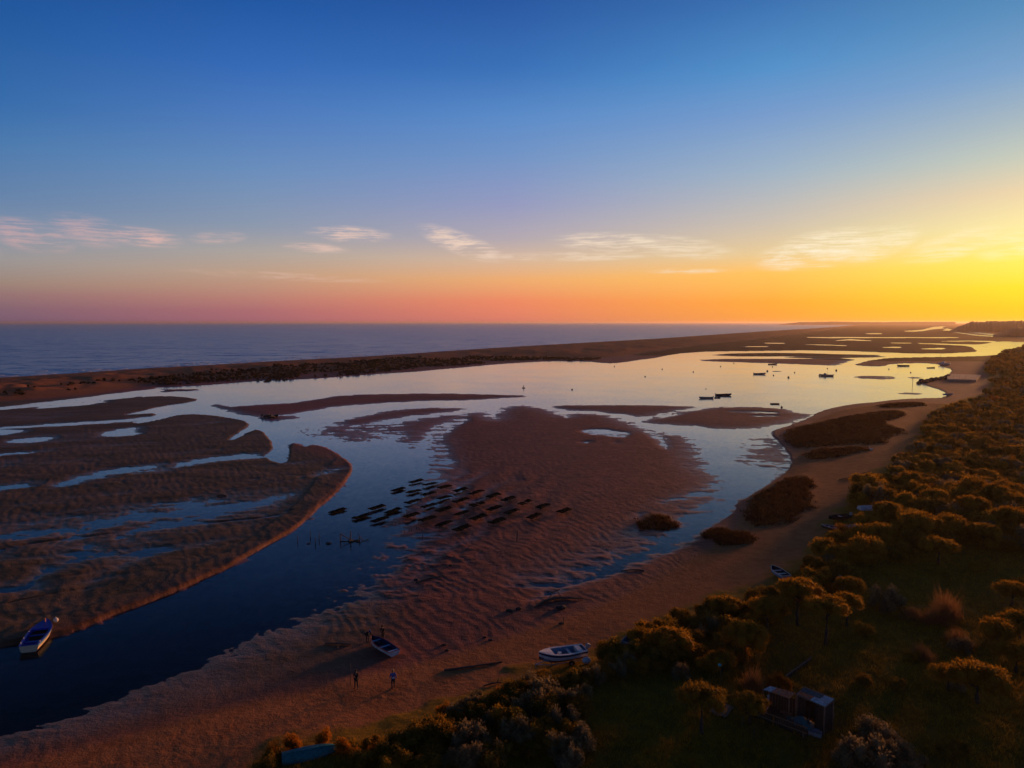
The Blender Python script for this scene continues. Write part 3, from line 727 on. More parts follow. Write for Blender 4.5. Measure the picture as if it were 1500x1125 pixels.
tag(link('sea', mb_), 'open blue sea with small waves beyond the barrier beach', 'sea', kind='structure')
# ================================================================== plants
BARK = mat('bark', (0.060, 0.042, 0.030), 0.9, .4, 9, bump=.5)
LM = {'pine': leaf_mat('pine_needles', (0.27, 0.150, 0.012), .5, .5), 'olive': leaf_mat('olive_leaves', (0.30, 0.175, 0.016), .5, .5), 'dark': leaf_mat('dark_leaves', (0.20, 0.120, 0.014), .5, .45),
      'grey': leaf_mat('grey_leaves', (0.19, 0.155, 0.080), .45, .4), 'gold': leaf_mat('golden_leaves', (0.38, 0.16, 0.018), .45, .5), 'reed': leaf_mat('dry_reed', (0.27, 0.145, 0.055), .4, .5), 'rust': leaf_mat('marsh_stems', (0.080, 0.034, 0.010), .5, .3),
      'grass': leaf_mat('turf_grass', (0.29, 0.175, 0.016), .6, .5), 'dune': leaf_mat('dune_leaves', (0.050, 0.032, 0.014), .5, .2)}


def leaves(rng, clumps, size, aspect=2.2, up=0.0, shell=0.62):
    """clumps: (centre, radii, count) -> diamond leaves through each clump's outer volume"""
    Vs = []
    for c, r, n in clumps:
        d = rng.normal(size=(n, 3)); d /= np.linalg.norm(d, axis=1)[:, None]
        rad_ = (shell + (1 - shell) * rng.random(n) ** .6) * (0.88 + 0.3 * rng.random(n))
        P = np.asarray(c) + d * np.asarray(r) * rad_[:, None]
        a = d * 0.8 + rng.normal(size=(n, 3)) * 0.7 + np.array([0, 0, up]); a /= np.linalg.norm(a, axis=1)[:, None]
        b = np.cross(a, rng.normal(size=(n, 3))); b /= np.linalg.norm(b, axis=1)[:, None] + 1e-9
        s = size * (0.6 + 0.8 * rng.random(n))[:, None]
        Vs.append(np.stack([P - a * s * .5, P + b * s / aspect * .5, P + a * s * .5, P - b * s / aspect * .5], 1))
    V = np.concatenate(Vs).reshape(-1, 3)
    return V, np.arange(len(V)).reshape(-1, 4)


def core(rng, clumps, k=0.66):
    """twiggy inner mass of each clump, low-poly and uneven"""
    Vs, Fs, o = [], [], 0
    for c, r, n in clumps:
        rows = []
        for i in range(5):
            tt = -1.3 + 2.6 * i / 4
            for j in range(6):
                ph = 2 * math.pi * (j + .5 * (i % 2)) / 6
                w = k * (0.85 + .3 * rng.random())
                rows.append([c[0] + r[0] * w * math.cos(tt) * math.cos(ph), c[1] + r[1] * w * math.cos(tt) * math.sin(ph), c[2] + r[2] * w * math.sin(tt)])
        Vs.append(np.array(rows))
        Fs += [(o + i * 6 + j, o + i * 6 + (j + 1) % 6, o + (i + 1) * 6 + (j + 1) % 6, o + (i + 1) * 6 + j) for i in range(4) for j in range(6)]
        o += 30
    return np.concatenate(Vs), np.array(Fs)


def merge(*parts):
    V = []; Fq = []; o = 0
    for v, f in parts:
        V.append(v); Fq.append(f + o); o += len(v)
    return np.concatenate(V), np.concatenate(Fq)


def shrub_mesh(kind, seed):
    rng = np.random.default_rng(seed)
    cl = []
    if kind == 'grey':          # upright plumes of saltbush
        for k in range(12):
            a, q = rng.random() * 6.28, rng.random() ** .5 * 0.9; hh = (0.7 + rng.random() * 1.0) * (1.15 - .45 * q); w_ = .26 + .22 * rng.random()
            cl.append(((q * math.cos(a), q * math.sin(a), hh * .58), (w_, w_, hh * .5), 170))
        V, Fq = merge(leaves(rng, cl, 0.15, 2.0, 0.6, .55), core(rng, cl, .6))
    elif kind == 'gold':        # fine-stemmed broom
        for k in range(6):
            a, q = rng.random() * 6.28, rng.random() ** .5 * 0.7; hh = 0.8 + rng.random() * 0.5
            cl.append(((q * math.cos(a), q * math.sin(a), hh * .55), (.42, .42, hh * .55), 230))
        V, Fq = merge(leaves(rng, cl, 0.20, 4.5, 1.3, .4), core(rng, cl, .5))
    else:                       # rounded thicket shrub
        for k in range(10):
            a, q = rng.random() * 6.28, rng.random() ** .5 * 0.85; hh = 0.55 + rng.random() * 0.75 * (1.1 - q * .5)
            cl.append(((q * math.cos(a), q * math.sin(a), hh * .8), (.42 + .2 * rng.random(), .42 + .2 * rng.random(), .34 + .2 * rng.random()), 190))
        cl.append(((0, 0, .4), (.9, .9, .42), 260))
        V, Fq = merge(leaves(rng, cl, 0.14, 1.9, 0.3, .6), core(rng, cl, .68))
    V[:, 2] = np.maximum(V[:, 2], -0.05)
    return np_mesh(kind + '_shrub', V, Fq, LM[kind])


SHRUBS = {k: [shrub_mesh(k, 40 + 7 * i + 100 * j) for i in range(4)] for j, k in enumerate(('olive', 'dark', 'grey', 'gold'))}


def pine_meshes(seed):
    rng = np.random.default_rng(seed)
    cl = []
    for k in range(16):         # umbrella crown: a dome of tufts, flat below; unit radius 1, crown base at z=0
        a = k * 2.4 + rng.random() * .6; q = math.sqrt((k + .5) / 16) * 0.86
        top = 0.80 * math.sqrt(max(0, 1 - q * q * .95)) + .12
        cl.append(((q * math.cos(a), q * math.sin(a), top * .62), (.34, .34, .27 + .1 * rng.random()), 190))
    cl.append(((0, 0, .34), (.8, .8, .26), 300))
    V, Fq = merge(leaves(rng, cl, 0.085, 2.6, .5, .62), core(rng, cl, .72))
    crown = np_mesh('pine_crown', V, Fq, LM['pine'])
    mb = MB(); lean = (rng.random() - .5) * .3, (rng.random() - .5) * .3
    mb.tube([(0, 0, -1.15), (lean[0] * .3, lean[1] * .3, -.6), (lean[0] * .6, lean[1] * .2, -.1), (0, 0, .35)], [.085, .07, .06, .035], 8)
    for k in range(4):
        a = k * 1.6 + rng.random()
        mb.tube([(lean[0] * .5, lean[1] * .2, -.2 + .08 * k), (.3 * math.cos(a), .3 * math.sin(a), .12), (.62 * math.cos(a), .62 * math.sin(a), .4)], [.035, .026, .012], 6)
    return crown, mb.mesh('pine_trunk', BARK, True)


PINES = [pine_meshes(300 + i) for i in range(4)]


def pine(u, v, w_px, label, group, trunk=1.0, seed=0):
    """u, v: foot of the tree in the photo; w_px: crown width"""
    p = on_ground(u, v)
    dist = math.sqrt(p.x ** 2 + p.y ** 2 + (CAM_H - p.z) ** 2)
    r = w_px / 2 * dist / FPX / 1.02
    root = empty('umbrella_pine', p, random.random() * 6.28)
    cr, tk = PINES[seed % 4]
    zb = 1.15 * r * trunk
    c = link('crown', cr, root, (0, 0, zb)); c.scale = (r, r, r * (.95 + .2 * random.random()))
    tkobj = link('trunk', tk, root, (0, 0, zb)); tkobj.scale = (r, r, r * trunk * 1.06)
    tag(root, label, 'tree', group)
    return root


pines = [  # foot u, v, crown width, trunk factor, label
    (1123, 934, 54, 1.0, 'flat-topped umbrella pine on the meadow side of the thicket, trunk in shade', None),
    (1209, 945, 54, 1.35, 'umbrella pine with a sunlit crown and bare trunk on open turf', None),
    (1168, 916, 58, 1.1, 'broad umbrella pine with glowing orange top behind two other pines', None),
    (1240, 917, 38, 1.2, 'small umbrella pine with bright orange crown and leaning trunk', None),
    (1244, 884, 36, 0.9, 'small round pine behind the bright orange pine', None),
    (1028, 1075, 62, 1.1, 'round-crowned pine beside the plank platform near the shack', None),
    (1092, 968, 62, 0.6, 'low broad pine beside the teal-headed pole', None),
    (981, 962, 62, 0.35, 'round golden-topped pine rising from the thicket by the beach', None),
    (940, 950, 40, 0.4, 'small golden-topped pine beside the shrubs at the beach edge', None),
    (1062, 905, 44, 0.4, 'dark low pine at the beach edge of the thicket', None),
    (1098, 1060, 48, 0.7, 'dark pine against the left end of the shack', None),
    (1058, 985, 40, 0.5, 'small pine just beyond the teal-headed pole', None)]
for k, (u, v, w, tf, lab, g) in enumerate(pines): pine(u, v, w, lab, 'umbrella pines of the meadow and thicket', tf, k)
for k, (u, v, w) in enumerate([(1482, 888, 40), (1462, 952, 46), (1493, 940, 46), (1488, 985, 50), (1390, 1012, 42), (1432, 1030, 64), (1375, 826, 44), (1545, 930, 60), (1530, 1000, 60)]):
    pine(u, v, w, ['small umbrella pine on the turf beyond the tall reeds', 'low dense pine just below the two joined pines on the turf slope', 'umbrella pine touching its neighbour on the turf slope', 'dark broad pine under the pair of pines on the turf slope', 'small pine beside the broad orange-lit pine on the turf', 'broad orange-lit umbrella pine between the saltbush and reeds', 'pine at the upper edge of the open turf', 'large pine at the outer edge of the turf slope', 'large dark pine at the outer turf edge below another'][k], 'pines scattered on the turf slope', .55, k)
for k, (u, v, w) in enumerate([(1391, 788, 40), (1335, 778, 38), (1346, 794, 50), (1290, 800, 42), (1440, 800, 40), (1425, 760, 38), (1480, 780, 42), (1300, 765, 36), (1370, 745, 34), (1460, 740, 36)]):
    pine(u, v, w, '%s round-topped pine standing in the dense scrub behind the beach' % ('broad low' if w > 41 else 'middling' if w > 37 else 'small'), 'pines in the dense scrub', .5, k)


def shrub(kind, x, y, s, label, group, sz=1.0, name=None):
    i = random.randrange(4)
    o = link(name or {'olive': 'olive_green_shrub', 'dark': 'dark_shrub', 'grey': 'grey_green_shrub', 'gold': 'golden_shrub'}[kind], SHRUBS[kind][i], None, (x, y, ground_z(x, y) - .03))
    o.rotation_euler = (0, 0, random.random() * 6.28); o.scale = (s, s, s * sz)
    tag(o, label, 'shrub', group)
    PLACED.append((x, y, s))
    return o


PLACED = []


def shrub_px(kind, u, v, w_px, label, group, sz=1.0):
    p = on_ground(u, v); dist = math.sqrt(p.x ** 2 + p.y ** 2 + (CAM_H - p.z) ** 2)
    return shrub(kind, p.x, p.y, w_px / 2 * dist / FPX / 1.15, label, group, sz)


for u, v, w in ((690, 1100, 62), (722, 1112, 46), (668, 1118, 44)):
    shrub_px('grey', u, v, w, 'pale grey-green saltbush with upright plumes in the front thicket', 'pale saltbushes of the front thicket', .85)
for u, v, w in ((820, 1066, 50), (845, 1098, 54), (800, 1030, 54), (772, 1045, 44), (835, 1120, 50)):
    shrub_px('grey', u, v, w, 'tall grey-green saltbush between the beached white boat and the turf', 'saltbushes behind the white boat', .95)
for u, v, w in ((1272, 1118, 70), (1300, 1108, 60), (1248, 1124, 50), (1288, 1090, 56), (1330, 1124, 52)):
    shrub_px('grey', u, v, w, 'big straw-grey saltbush on the turf in front of the shack', 'saltbushes in front of the shack', .85)
for u, v, w in ((505, 1098, 34), (478, 1092, 36), (432, 1096, 40), (405, 1108, 36), (516, 1112, 26), (548, 1108, 24)):
    shrub_px('gold', u, v, w, 'golden broom bush growing round the upturned green boat', 'broom bushes round the green boat')
for u, v, w in ((905, 965, 34), (650, 1052, 34), (670, 1060, 30), (738, 1022, 28), (792, 999, 24), (930, 968, 26), (990, 935, 26), (620, 1078, 28)):
    shrub_px('gold', u, v, w, 'golden broom bush at the edge where thicket meets sand', 'broom bushes along the beach edge')
for u, v, w in ((1128, 1008, 20), (1138, 1006, 22), (1152, 1010, 20)):
    shrub_px('gold', u, v, w, 'thin golden bush against the back of the shack roof', 'golden bushes behind the shack', 1.6)
for u, v, w in ((1300, 885, 40), (1292, 893, 32)):
    shrub_px('grey', u, v, w, 'pale grey shrub alone on the turf beyond the small orange pine', 'grey shrubs beyond the pines', .9)

# fill the thickets: spots spread over each zone, nearest built one by one
ZONES = [
    ('front', [(545, 1140), (600, 1082), (690, 1032), (790, 996), (862, 974), (900, 952), (935, 975), (900, 1005), (862, 1040), (860, 1140)], 1.25, (('dark', .52), ('olive', .2), ('grey', .28)), .85, (.7, 1.25)),
    ('mid', [(885, 965), (920, 938), (970, 912), (1030, 892), (1100, 876), (1150, 846), (1195, 818), (1235, 836), (1255, 868), (1180, 882), (1110, 935), (1105, 985), (1040, 990), (1000, 1005), (930, 992)], 1.7, (('dark', .4), ('olive', .35), ('grey', .15), ('gold', .10)), .8, (.8, 1.5)),
    ('beachside', [(1195, 814), (1205, 782), (1235, 748), (1265, 715), (1312, 684), (1345, 652), (1362, 608), (1395, 594), (1442, 583), (1456, 565), (1446, 549), (1444, 536), (1456, 524), (1470, 516), (1500, 508), (1600, 504), (1640, 800), (1480, 812), (1400, 800), (1320, 825), (1250, 835)], 2.3, (('olive', .45), ('dark', .3), ('grey', .12), ('gold', .13)), .8, (1.2, 2.2)),
    ('turf', [(1250, 850), (1320, 830), (1600, 815), (1700, 1150), (1250, 1140), (1240, 1085), (1260, 980)], 4.6, (('olive', .3), ('dark', .45), ('grey', .25)), .35, (.5, 1.0)),
    ('left', [(360, 1140), (400, 1100), (470, 1088), (560, 1085), (560, 1140)], 1.3, (('dark', .6), ('olive', .2), ('gold', .2)), .75, (.5, .9)),
]
ZLAB = {'front': 'shrub in the dark front thicket below the beach', 'mid': 'shrub in the thicket between the beach and the pines', 'beachside': 'shrub in the dense scrub along the far beach', 'turf': 'shrub standing alone on the open turf slope', 'left': 'shrub near the upturned green boat'}
KLAB = {'olive': 'olive-green rounded', 'dark': 'dark-leaved rounded', 'grey': 'grey-green plumed', 'gold': 'golden fine-stemmed'}
LAND = [(on_ground(u, v), n) for u, v, n in ((825, 968, 'the white motorboat'), (458, 1107, 'the upturned teal boat'), (1170, 1050, 'the shack'), (1028, 1075, 'the round pine by the platform'), (1055, 1005, 'the teal-headed pole'), (1209, 945, 'the pine on open turf'), (1141, 843, 'the pale blue dinghy'), (1277, 746, 'the upturned white boat'), (1229, 761, 'the black beached boat'), (1385, 905, 'the tall reeds'), (981, 962, 'the golden-topped pine'), (690, 1100, 'the pale saltbush'), (1272, 1118, 'the straw-grey saltbush'), (1411, 553, 'the concrete slip'), (1335, 640, 'the wide marsh patch'), (1346, 794, 'the round-topped pines'), (840, 1095, 'the tall saltbushes'), (1432, 1030, 'the broad orange-lit pine'))]
spots = []
KEEP_CLEAR = [(on_ground(u, v), r) for u, v, r in ((1165, 1052, 4.6), (1060, 1048, 2.0), (1141, 845, 3.2), (1277, 750, 4.2), (1230, 765, 3.4), (1222, 779, 2.0), (1250, 782, 2.2), (825, 975, 3.9), (455, 1106, 2.6), (1143, 859, 3.0), (1150, 874, 2.0), (1278, 764, 3.6), (1233, 778, 2.6), (1410, 554, 28), (1054, 1004, .8), (925, 952, 1.2), (858, 975, 1.0))]
for zi, (zn, poly, gap, kinds, fill, (s0, s1)) in enumerate(ZONES):
    wp = wpoly(poly, 2.0)
    lo, hi = wp.min(0), wp.max(0)
    rng = np.random.default_rng(70 + zi)
    n = int((hi - lo).prod() / gap ** 2 * 1.6)
    c = lo + rng.random((min(n, 260000), 2)) * (hi - lo)
    c = c[np.abs(c[:, 0]) < c[:, 1] * .82 + 4]
    c = c[sd_poly(c, wp) > .3]
    cell = {}
    for x, y in c:
        g = gap * (1 + max(0, math.hypot(x, y) - 160) / 420)
        key = (int(x / g), int(y / g), int(g * 2))
        if key in cell or rng.random() > fill: continue
        cell[key] = 1
        if any((x - a.x) ** 2 + (y - a.y) ** 2 < r * r for a, r in KEEP_CLEAR): continue
        if any((x - a) ** 2 + (y - b) ** 2 < (s * .75) ** 2 for a, b, s in PLACED[:60]): continue
        kd = rng.choice([k for k, _ in kinds], p=[q for _, q in kinds])
        spots.append((math.hypot(x, y), x, y, zn, kd, (s0 + (s1 - s0) * rng.random()) * (1 + max(0, math.hypot(x, y) - 160) / 700) * (1.0 if kd != 'gold' else .7)))
spots.sort()
def in_view(x, y): return abs(x) < (y * .735 + 2) and y > 45
vis = [s for s in spots if in_view(s[1], s[2])]
single = set(id(s) for s in vis[:285])
rest = [s for s in spots if id(s) not in single]
for s in vis[:285]:
    _, x, y, zn, kd, sc = s
    sz = .85 + .35 * random.random()
    r0, r1 = next((z[5] for z in ZONES if z[0] == zn)); q = (sc - r0) / (r1 - r0)
    size = 'small' if q < .25 else 'medium' if q < .5 else 'big' if q < .8 else 'very big'
    form = ' low' if sz < .96 else ' tall' if sz > 1.09 else ''
    near_ = min(LAND, key=lambda l: (l[0].x - x) ** 2 + (l[0].y - y) ** 2); dd_ = math.hypot(near_[0].x - x, near_[0].y - y)
    shrub(kd, x, y, sc, '%s%s %s shrub %s %s' % (size, form, KLAB[kd], 'close to' if dd_ < 6 else 'some way from' if dd_ < 16 else 'in the scrub nearest to', near_[1]), KLAB[kd] + ' shrubs', sz)


def scrub_mass(name, sp, nleaf, label):
    by = {}
    for _, x, y, zn, kd, sc in sp: by.setdefault(kd, []).append((x, y, sc))
    V, Fq, mi, o = [], [], [], 0
    ks = sorted(by)
    rng = np.random.default_rng(5)
    for k, kd in enumerate(ks):
        cl = []
        for x, y, sc in by[kd]:
            z = ground_z(x, y)
            nl = max(14, int(nleaf * min(1, 170 / math.hypot(x, y))))
            for q in range(3):
                a = rng.random() * 6.28; r = sc * .55
                cl.append(((x + r * math.cos(a), y + r * math.sin(a), z + sc * (.45 + .35 * rng.random())), (sc * .62, sc * .62, sc * (.42 + .2 * rng.random())), nl))
        if not cl: continue
        groups = [leaves(rng, [c], .14 + .0011 * math.hypot(c[0][0], c[0][1]), 1.8, .3, .6) for c in cl] + [core(rng, cl, .72)]
        v, f = merge(*groups); V.append(v); Fq.append(f + o); mi.append(np.full(len(f), k)); o += len(v)
    if not V: return
    me = np_mesh(name, np.concatenate(V), np.concatenate(Fq), [LM[k] for k in ks])
    me.polygons.foreach_set('material_index', np.concatenate(mi).astype(np.int32)); me.update()
    tag(link(name, me), label, 'scrub', kind='stuff')


scrub_mass('distant_scrub', rest, 46, 'dense brown-green scrub covering the slope behind the far beach')

# low scrub on the dunes of the barrier beach
DUNE = [(187, 557), (230, 552), (267, 549), (333, 543), (400, 538), (500, 532), (633, 524), (733, 522.5), (833, 521.5), (890, 522.5), (867, 525.5), (733, 529), (633, 536), (533, 545), (400, 555), (333, 560), (267, 562), (210, 560)]
wp = wpoly(DUNE, 1.5); lo, hi = wp.min(0), wp.max(0); rng = np.random.default_rng(9)
c = lo + rng.random((26000, 2)) * (hi - lo); dd = sd_poly(c, wp); c = c[(dd > 0) & (fbm(c[:, 0] / 30, c[:, 1] / 30) + dd / 90 > -0.02)][:1700]
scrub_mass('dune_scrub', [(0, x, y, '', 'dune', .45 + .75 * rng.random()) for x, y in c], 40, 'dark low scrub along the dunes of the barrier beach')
sp = []
for u, v, n, ru, rv in ((108, 563, 7, 14, 2.0), (60, 571, 8, 40, 2), (10, 574, 8, 20, 2.5), (165, 557, 10, 22, 2.5), (140, 561, 5, 10, 1.5)):
    for k in range(n):
        p = on_ground(u + ru * rng.normal(), v + rv * .6 * rng.normal()); sp.append((0, p.x, p.y, '', 'dune', .4 + .6 * rng.random()))
scrub_mass('beach_tussocks', sp, 40, 'scattered dark tussocks on the bare western end of the barrier beach')


def blades(rng, pts, hgt, wid, n, spread, lean=.35):
    """tufts of tapering blades standing on pts (m,3)"""
    m = len(pts)
    base = np.repeat(pts, n, 0) + np.concatenate([rng.normal(size=(m * n, 2)) * spread, np.zeros((m * n, 1))], 1)
    a = rng.random(m * n) * 6.28; w = np.stack([np.cos(a), np.sin(a), 0 * a], 1) * wid
    tip = base + np.concatenate([rng.normal(size=(m * n, 2)) * lean, np.ones((m * n, 1))], 1) * (hgt * (.5 + .7 * rng.random(m * n)))[:, None]
    V = np.stack([base - w * .5, base + w * .5, tip], 1).reshape(-1, 3)
    return V, np.arange(len(V)).reshape(-1, 3)


def on_sheet(c): return np.array([(x, y, ground_z(x, y) - .02) for x, y in c])


# marsh plants on the beach
ML = {'wide': 'wide rust-brown saltmarsh patch between the lagoon and far beach', 'lower': 'rust-brown marsh strip just below the wide patch on the beach', 'upper': 'narrow dark marsh strip along the lagoon edge', 'long': 'long dark tussocky marsh patch beside the lower pool', 'islet': 'small dark marsh islet at the tail of the pool', 'spit': 'dark flat marsh tuft lying on the beach sand', 'small': 'little marsh tuft at the sand spit beside the pool'}
for k, pts in MARSH.items():
    wp = wpoly(chaikin(pts, 1), .6); lo, hi = wp.min(0), wp.max(0)
    n = int(np.clip((hi - lo).prod() * 3.2, 300, 9000)); c = lo + rng.random((n, 2)) * (hi - lo)
    dd = sd_poly(c, wp) + fbm(c[:, 0] / 2.5, c[:, 1] / 2.5) * 2.2; c = c[dd > .15 - 1.1 * rng.random(len(c)) ** 3]
    V, Fq = blades(rng, on_sheet(c), .50, .17, 7, .22, .5)
    tag(link('saltmarsh', np_mesh('saltmarsh', V, Fq, LM['rust'])), ML[k], 'marsh plants', kind='stuff')
# turf of the meadow
wp = wpoly(SCRUB, 2.0); c = np.stack([rng.random(90000) * 130 - 25, 44 + rng.random(90000) ** 1.4 * 110], 1)
c = c[(sd_poly(c, wp) > .5) & (np.abs(c[:, 0]) < c[:, 1] * .75 + 2)][:34000]
V, Fq = blades(rng, on_sheet(c), .34, .055, 6, .16, .5)
tag(link('turf_grass', np_mesh('turf_grass', V, Fq, LM['grass'])), 'short dark turf grass covering the ground behind the thicket', 'grass', kind='stuff')
# reeds
for u, v, w, hh, lab in ((1385, 905, 26, 2.6, 'tall pale reed clump standing on the open turf slope'), (1368, 912, 22, 1.6, 'lower dry reed clump beside the tall reeds'), (1405, 945, 18, 1.4, 'sparse dry reed clump below the tall reeds'), (1352, 962, 14, 1.1, 'small orange-lit reed tuft on the open turf'), (1336, 905, 20, 1.2, 'straw-coloured grass clump left of the tall reeds'), (1105, 1012, 16, 1.8, 'dry reeds between pine and shack roof')):
    p = on_ground(u, v); q = rng.normal(size=(60, 2)) * np.array([w / FPX * p.length * .42, .5]) + np.array([p.x, p.y])
    hv = hh * (.35 + .75 * np.exp(-((q[:, 0] - p.x) / (w / FPX * p.length * .5)) ** 2) * (.7 + .5 * rng.random(60)))
    V, Fq = blades(rng, on_sheet(q) - np.array(p), np.repeat(hv, 12), .05, 12, .16, .2)
    o = link('reed_clump', np_mesh('reed_clump', V, Fq, LM['reed']), None, p); tag(o, lab, 'reeds')
# ================================================================== boats
WHITE = mat('white_paint', (0.62, 0.60, 0.58), .45, .12, 5, dirt=(.34, .29, .24))
NAVY = mat('navy_paint', (0.010, 0.018, 0.075), .4, .2, 5)
BLUE = mat('blue_paint', (0.010, 0.030, 0.36), .4, .25, 5)
SKYB = mat('pale_blue_paint', (0.10, 0.26, 0.42), .45, .2, 5)
RED = mat('red_paint', (0.30, 0.035, 0.025), .5, .25, 5)
DRED = mat('antifouling_red', (0.11, 0.020, 0.014), .7, .3, 6)
DARK = mat('dark_paint', (0.022, 0.020, 0.022), .6, .3, 6)
CREAM = mat('cream_paint', (0.58, 0.46, 0.32), .5, .15, 5)
GREY = mat('grey_plastic', (0.30, 0.31, 0.33), .5, .15, 6)
BLACKP = mat('black_plastic', (0.016, 0.016, 0.017), .45, .3, 8)
STEEL = mat('galvanised_steel', (0.32, 0.32, 0.33), .45, .25, 12, metal=.7)
WOOD = mat('weathered_wood', (0.115, 0.080, 0.056), .85, .4, 14, bump=.5)
ORANGE = mat('orange_paint', (0.75, 0.24, 0.05), .5, .1, 5)
TEAL = mat('teal_tarp', (0.020, 0.16, 0.17), .5, .35, 4, bump=.6)
GREENP = mat('green_paint', (0.03, 0.13, 0.05), .55, .3, 5)


def hull_rows(L, B, D, n=14, inset=0.0, floor=None, stern=.82, flare=1.0):
    rows = []
    for i in range(n + 1):
        t = i / n
        b = B / 2 * (stern + (1 - stern) * math.sin(min(t / .5, 1) * math.pi / 2)) if t < .5 else B / 2 * max(0.015, 1 - ((t - .5) / .5) ** 2.3)
        k = .55 * D * max(0, (t - .68) / .32) ** 2
        s = D * (1 + .32 * max(0, t - .35) ** 1.6 / .5)
        b = max(b - inset, .012); x = L * (t - .5) + (inset if i == 0 else -inset if i == n else 0)
        if floor is None:
            half = [(0, k), (.55 * b * flare, k + .10 * (s - k)), (.86 * b, k + .40 * (s - k)), (.95 * b, k + .74 * (s - k)), (b, s)]
        else:
            f = max(floor, k + .08)
            f = min(f, s - .05)
            half = [(0, f), (.6 * b, f), (.84 * b, f + .15 * (s - f)), (.94 * b, f + .6 * (s - f)), (b, s)]
        rows.append([(x, -y, z) for y, z in half[::-1]] + [(x, y, z) for y, z in half[1:]])
    return rows


def boat(name, loc, rz, L, B, D, mats, label, thwarts=(.3, .6), foredeck=0.0, motor=None, stripe=None, group=None, floor=.16, pitch=0.0, roll=0.0, cat='boat', bottom=None, sidedeck=0.0, well=False):
    """mats: outer, inner, rail, thwart"""
    outer, inner, rail, thw = mats
    root = empty(name, loc, rz); root.rotation_euler = (roll, pitch, rz)
    ro = hull_rows(L, B, D); ri = hull_rows(L, B, D, inset=.05, floor=floor)
    mb = MB(); n = len(ro[0])
    mb.grid(ro)
    for k in range(len(mb.f)):
        j = k % (n - 1)
        if stripe is not None and j in (0, n - 2): mb.m[k] = 2
        if bottom is not None and j in (2, 3, n - 4, n - 5): mb.m[k] = 3
    mb.grid([r[::-1] for r in ri], 1)
    for a, b in ((ro, ri),):               # gunwale top and the two ends
        rim = [[x[0] for x in a], [x[0] for x in b]]; mb.grid([list(q) for q in zip(*rim)], 0)
        rim = [[x[-1] for x in b], [x[-1] for x in a]]; mb.grid([list(q) for q in zip(*rim)], 0)
        mb.add(a[0], [tuple(range(n))[::-1]], 0); mb.add(b[0], [tuple(range(n))], 1)
        mb.add([a[0][0], a[0][-1], b[0][-1], b[0][0]], [(0, 1, 2, 3)], 0)
    hull = mb.build('hull', [outer, inner, stripe or outer, bottom or outer], root)
    mr = MB()
    mr.tube([r[0] for r in ro] + [r[-1] for r in ro[::-1]], .035, 6, closed=True); mr.build('gunwale', rail, root)
    rows = ri
    def at(t):
        f = t * (len(rows) - 1); i = min(int(f), len(rows) - 2); q = f - i
        return [Vector(rows[i][j]) * (1 - q) + Vector(rows[i + 1][j]) * q for j in (0, -1)]
    for t in thwarts:
        a, b = at(t); z = a.z - .16 * D - .06
        MB().box((a.x, 0, z), (.26 if L > 3 else .2, abs(b.y - a.y) * .97, .045)).build('thwart', thw, root)
    if foredeck:
        md = MB(); k0 = int((1 - foredeck) * (len(ro) - 1)); rr_ = []
        for r in ro[k0:]:
            rr_.append([Vector(r[0]) + Vector((0, 0, .012)), (r[0][0], 0, r[0][2] + .05), Vector(r[-1]) + Vector((0, 0, .012))])
        md.grid(rr_[::-1]); lo = [(p[0], p[1], p[2] - .22 * D) for p in rr_[0]]
        md.grid([rr_[0], lo]); md.build('foredeck', rail if sidedeck else thw, root)
    if sidedeck:
        for s in (0, -1):
            ms = MB(); q = 1 if s == 0 else -1
            ms.grid([[(r[s][0], r[s][1], r[s][2] + .016), (r[s][0], r[s][1] + q * min(sidedeck, abs(r[s][1]) * .9), r[s][2] + .016)][::-q] for r in ro[: int(len(ro) * (1 - foredeck)) + 1]]); ms.build('side_deck', rail, root)
    if motor:
        m = empty('outboard_motor', (-L / 2 - .12, 0, D * .95)); m.parent = root; m.rotation_euler = (0, -.5 if motor == 'tilted' else 0, 0)
        a = MB(); a.box((-.12, 0, .28), (.42, .28, .34), taper=.78); a.box((-.12, 0, .08), (.34, .24, .07)); a.build('cowl', GREY, m)
        a = MB(); a.box((-.10, 0, -.24), (.14, .09, .62)); a.box((-.16, 0, -.46), (.34, .18, .03)); a.box((-.10, 0, -.64), (.30, .08, .14), taper=.6); a.build('drive_leg', BLACKP, m)
        a = MB()
        for k in range(3):
            an = k * 2.094; a.box((-.28, .09 * math.cos(an), -.64 + .09 * math.sin(an)), (.02, .07, .15), (an, 0, 0))
        a.build('propeller', STEEL, m); MB().tube([(.05, 0, .2), (.30, 0, .28), (.55, .04, .30)], .02, 6).build('tiller', BLACKP, m)
    tag(root, label, cat, group)
    return root


def place(u0, v0, u1, v1, z):
    """stern and bow pixels at height z -> centre, heading, length"""
    a, b = px(u0, v0, z), px(u1, v1, z); d = b - a
    return (a + b) / 2, math.atan2(d[1], d[0]), float(np.linalg.norm(d))


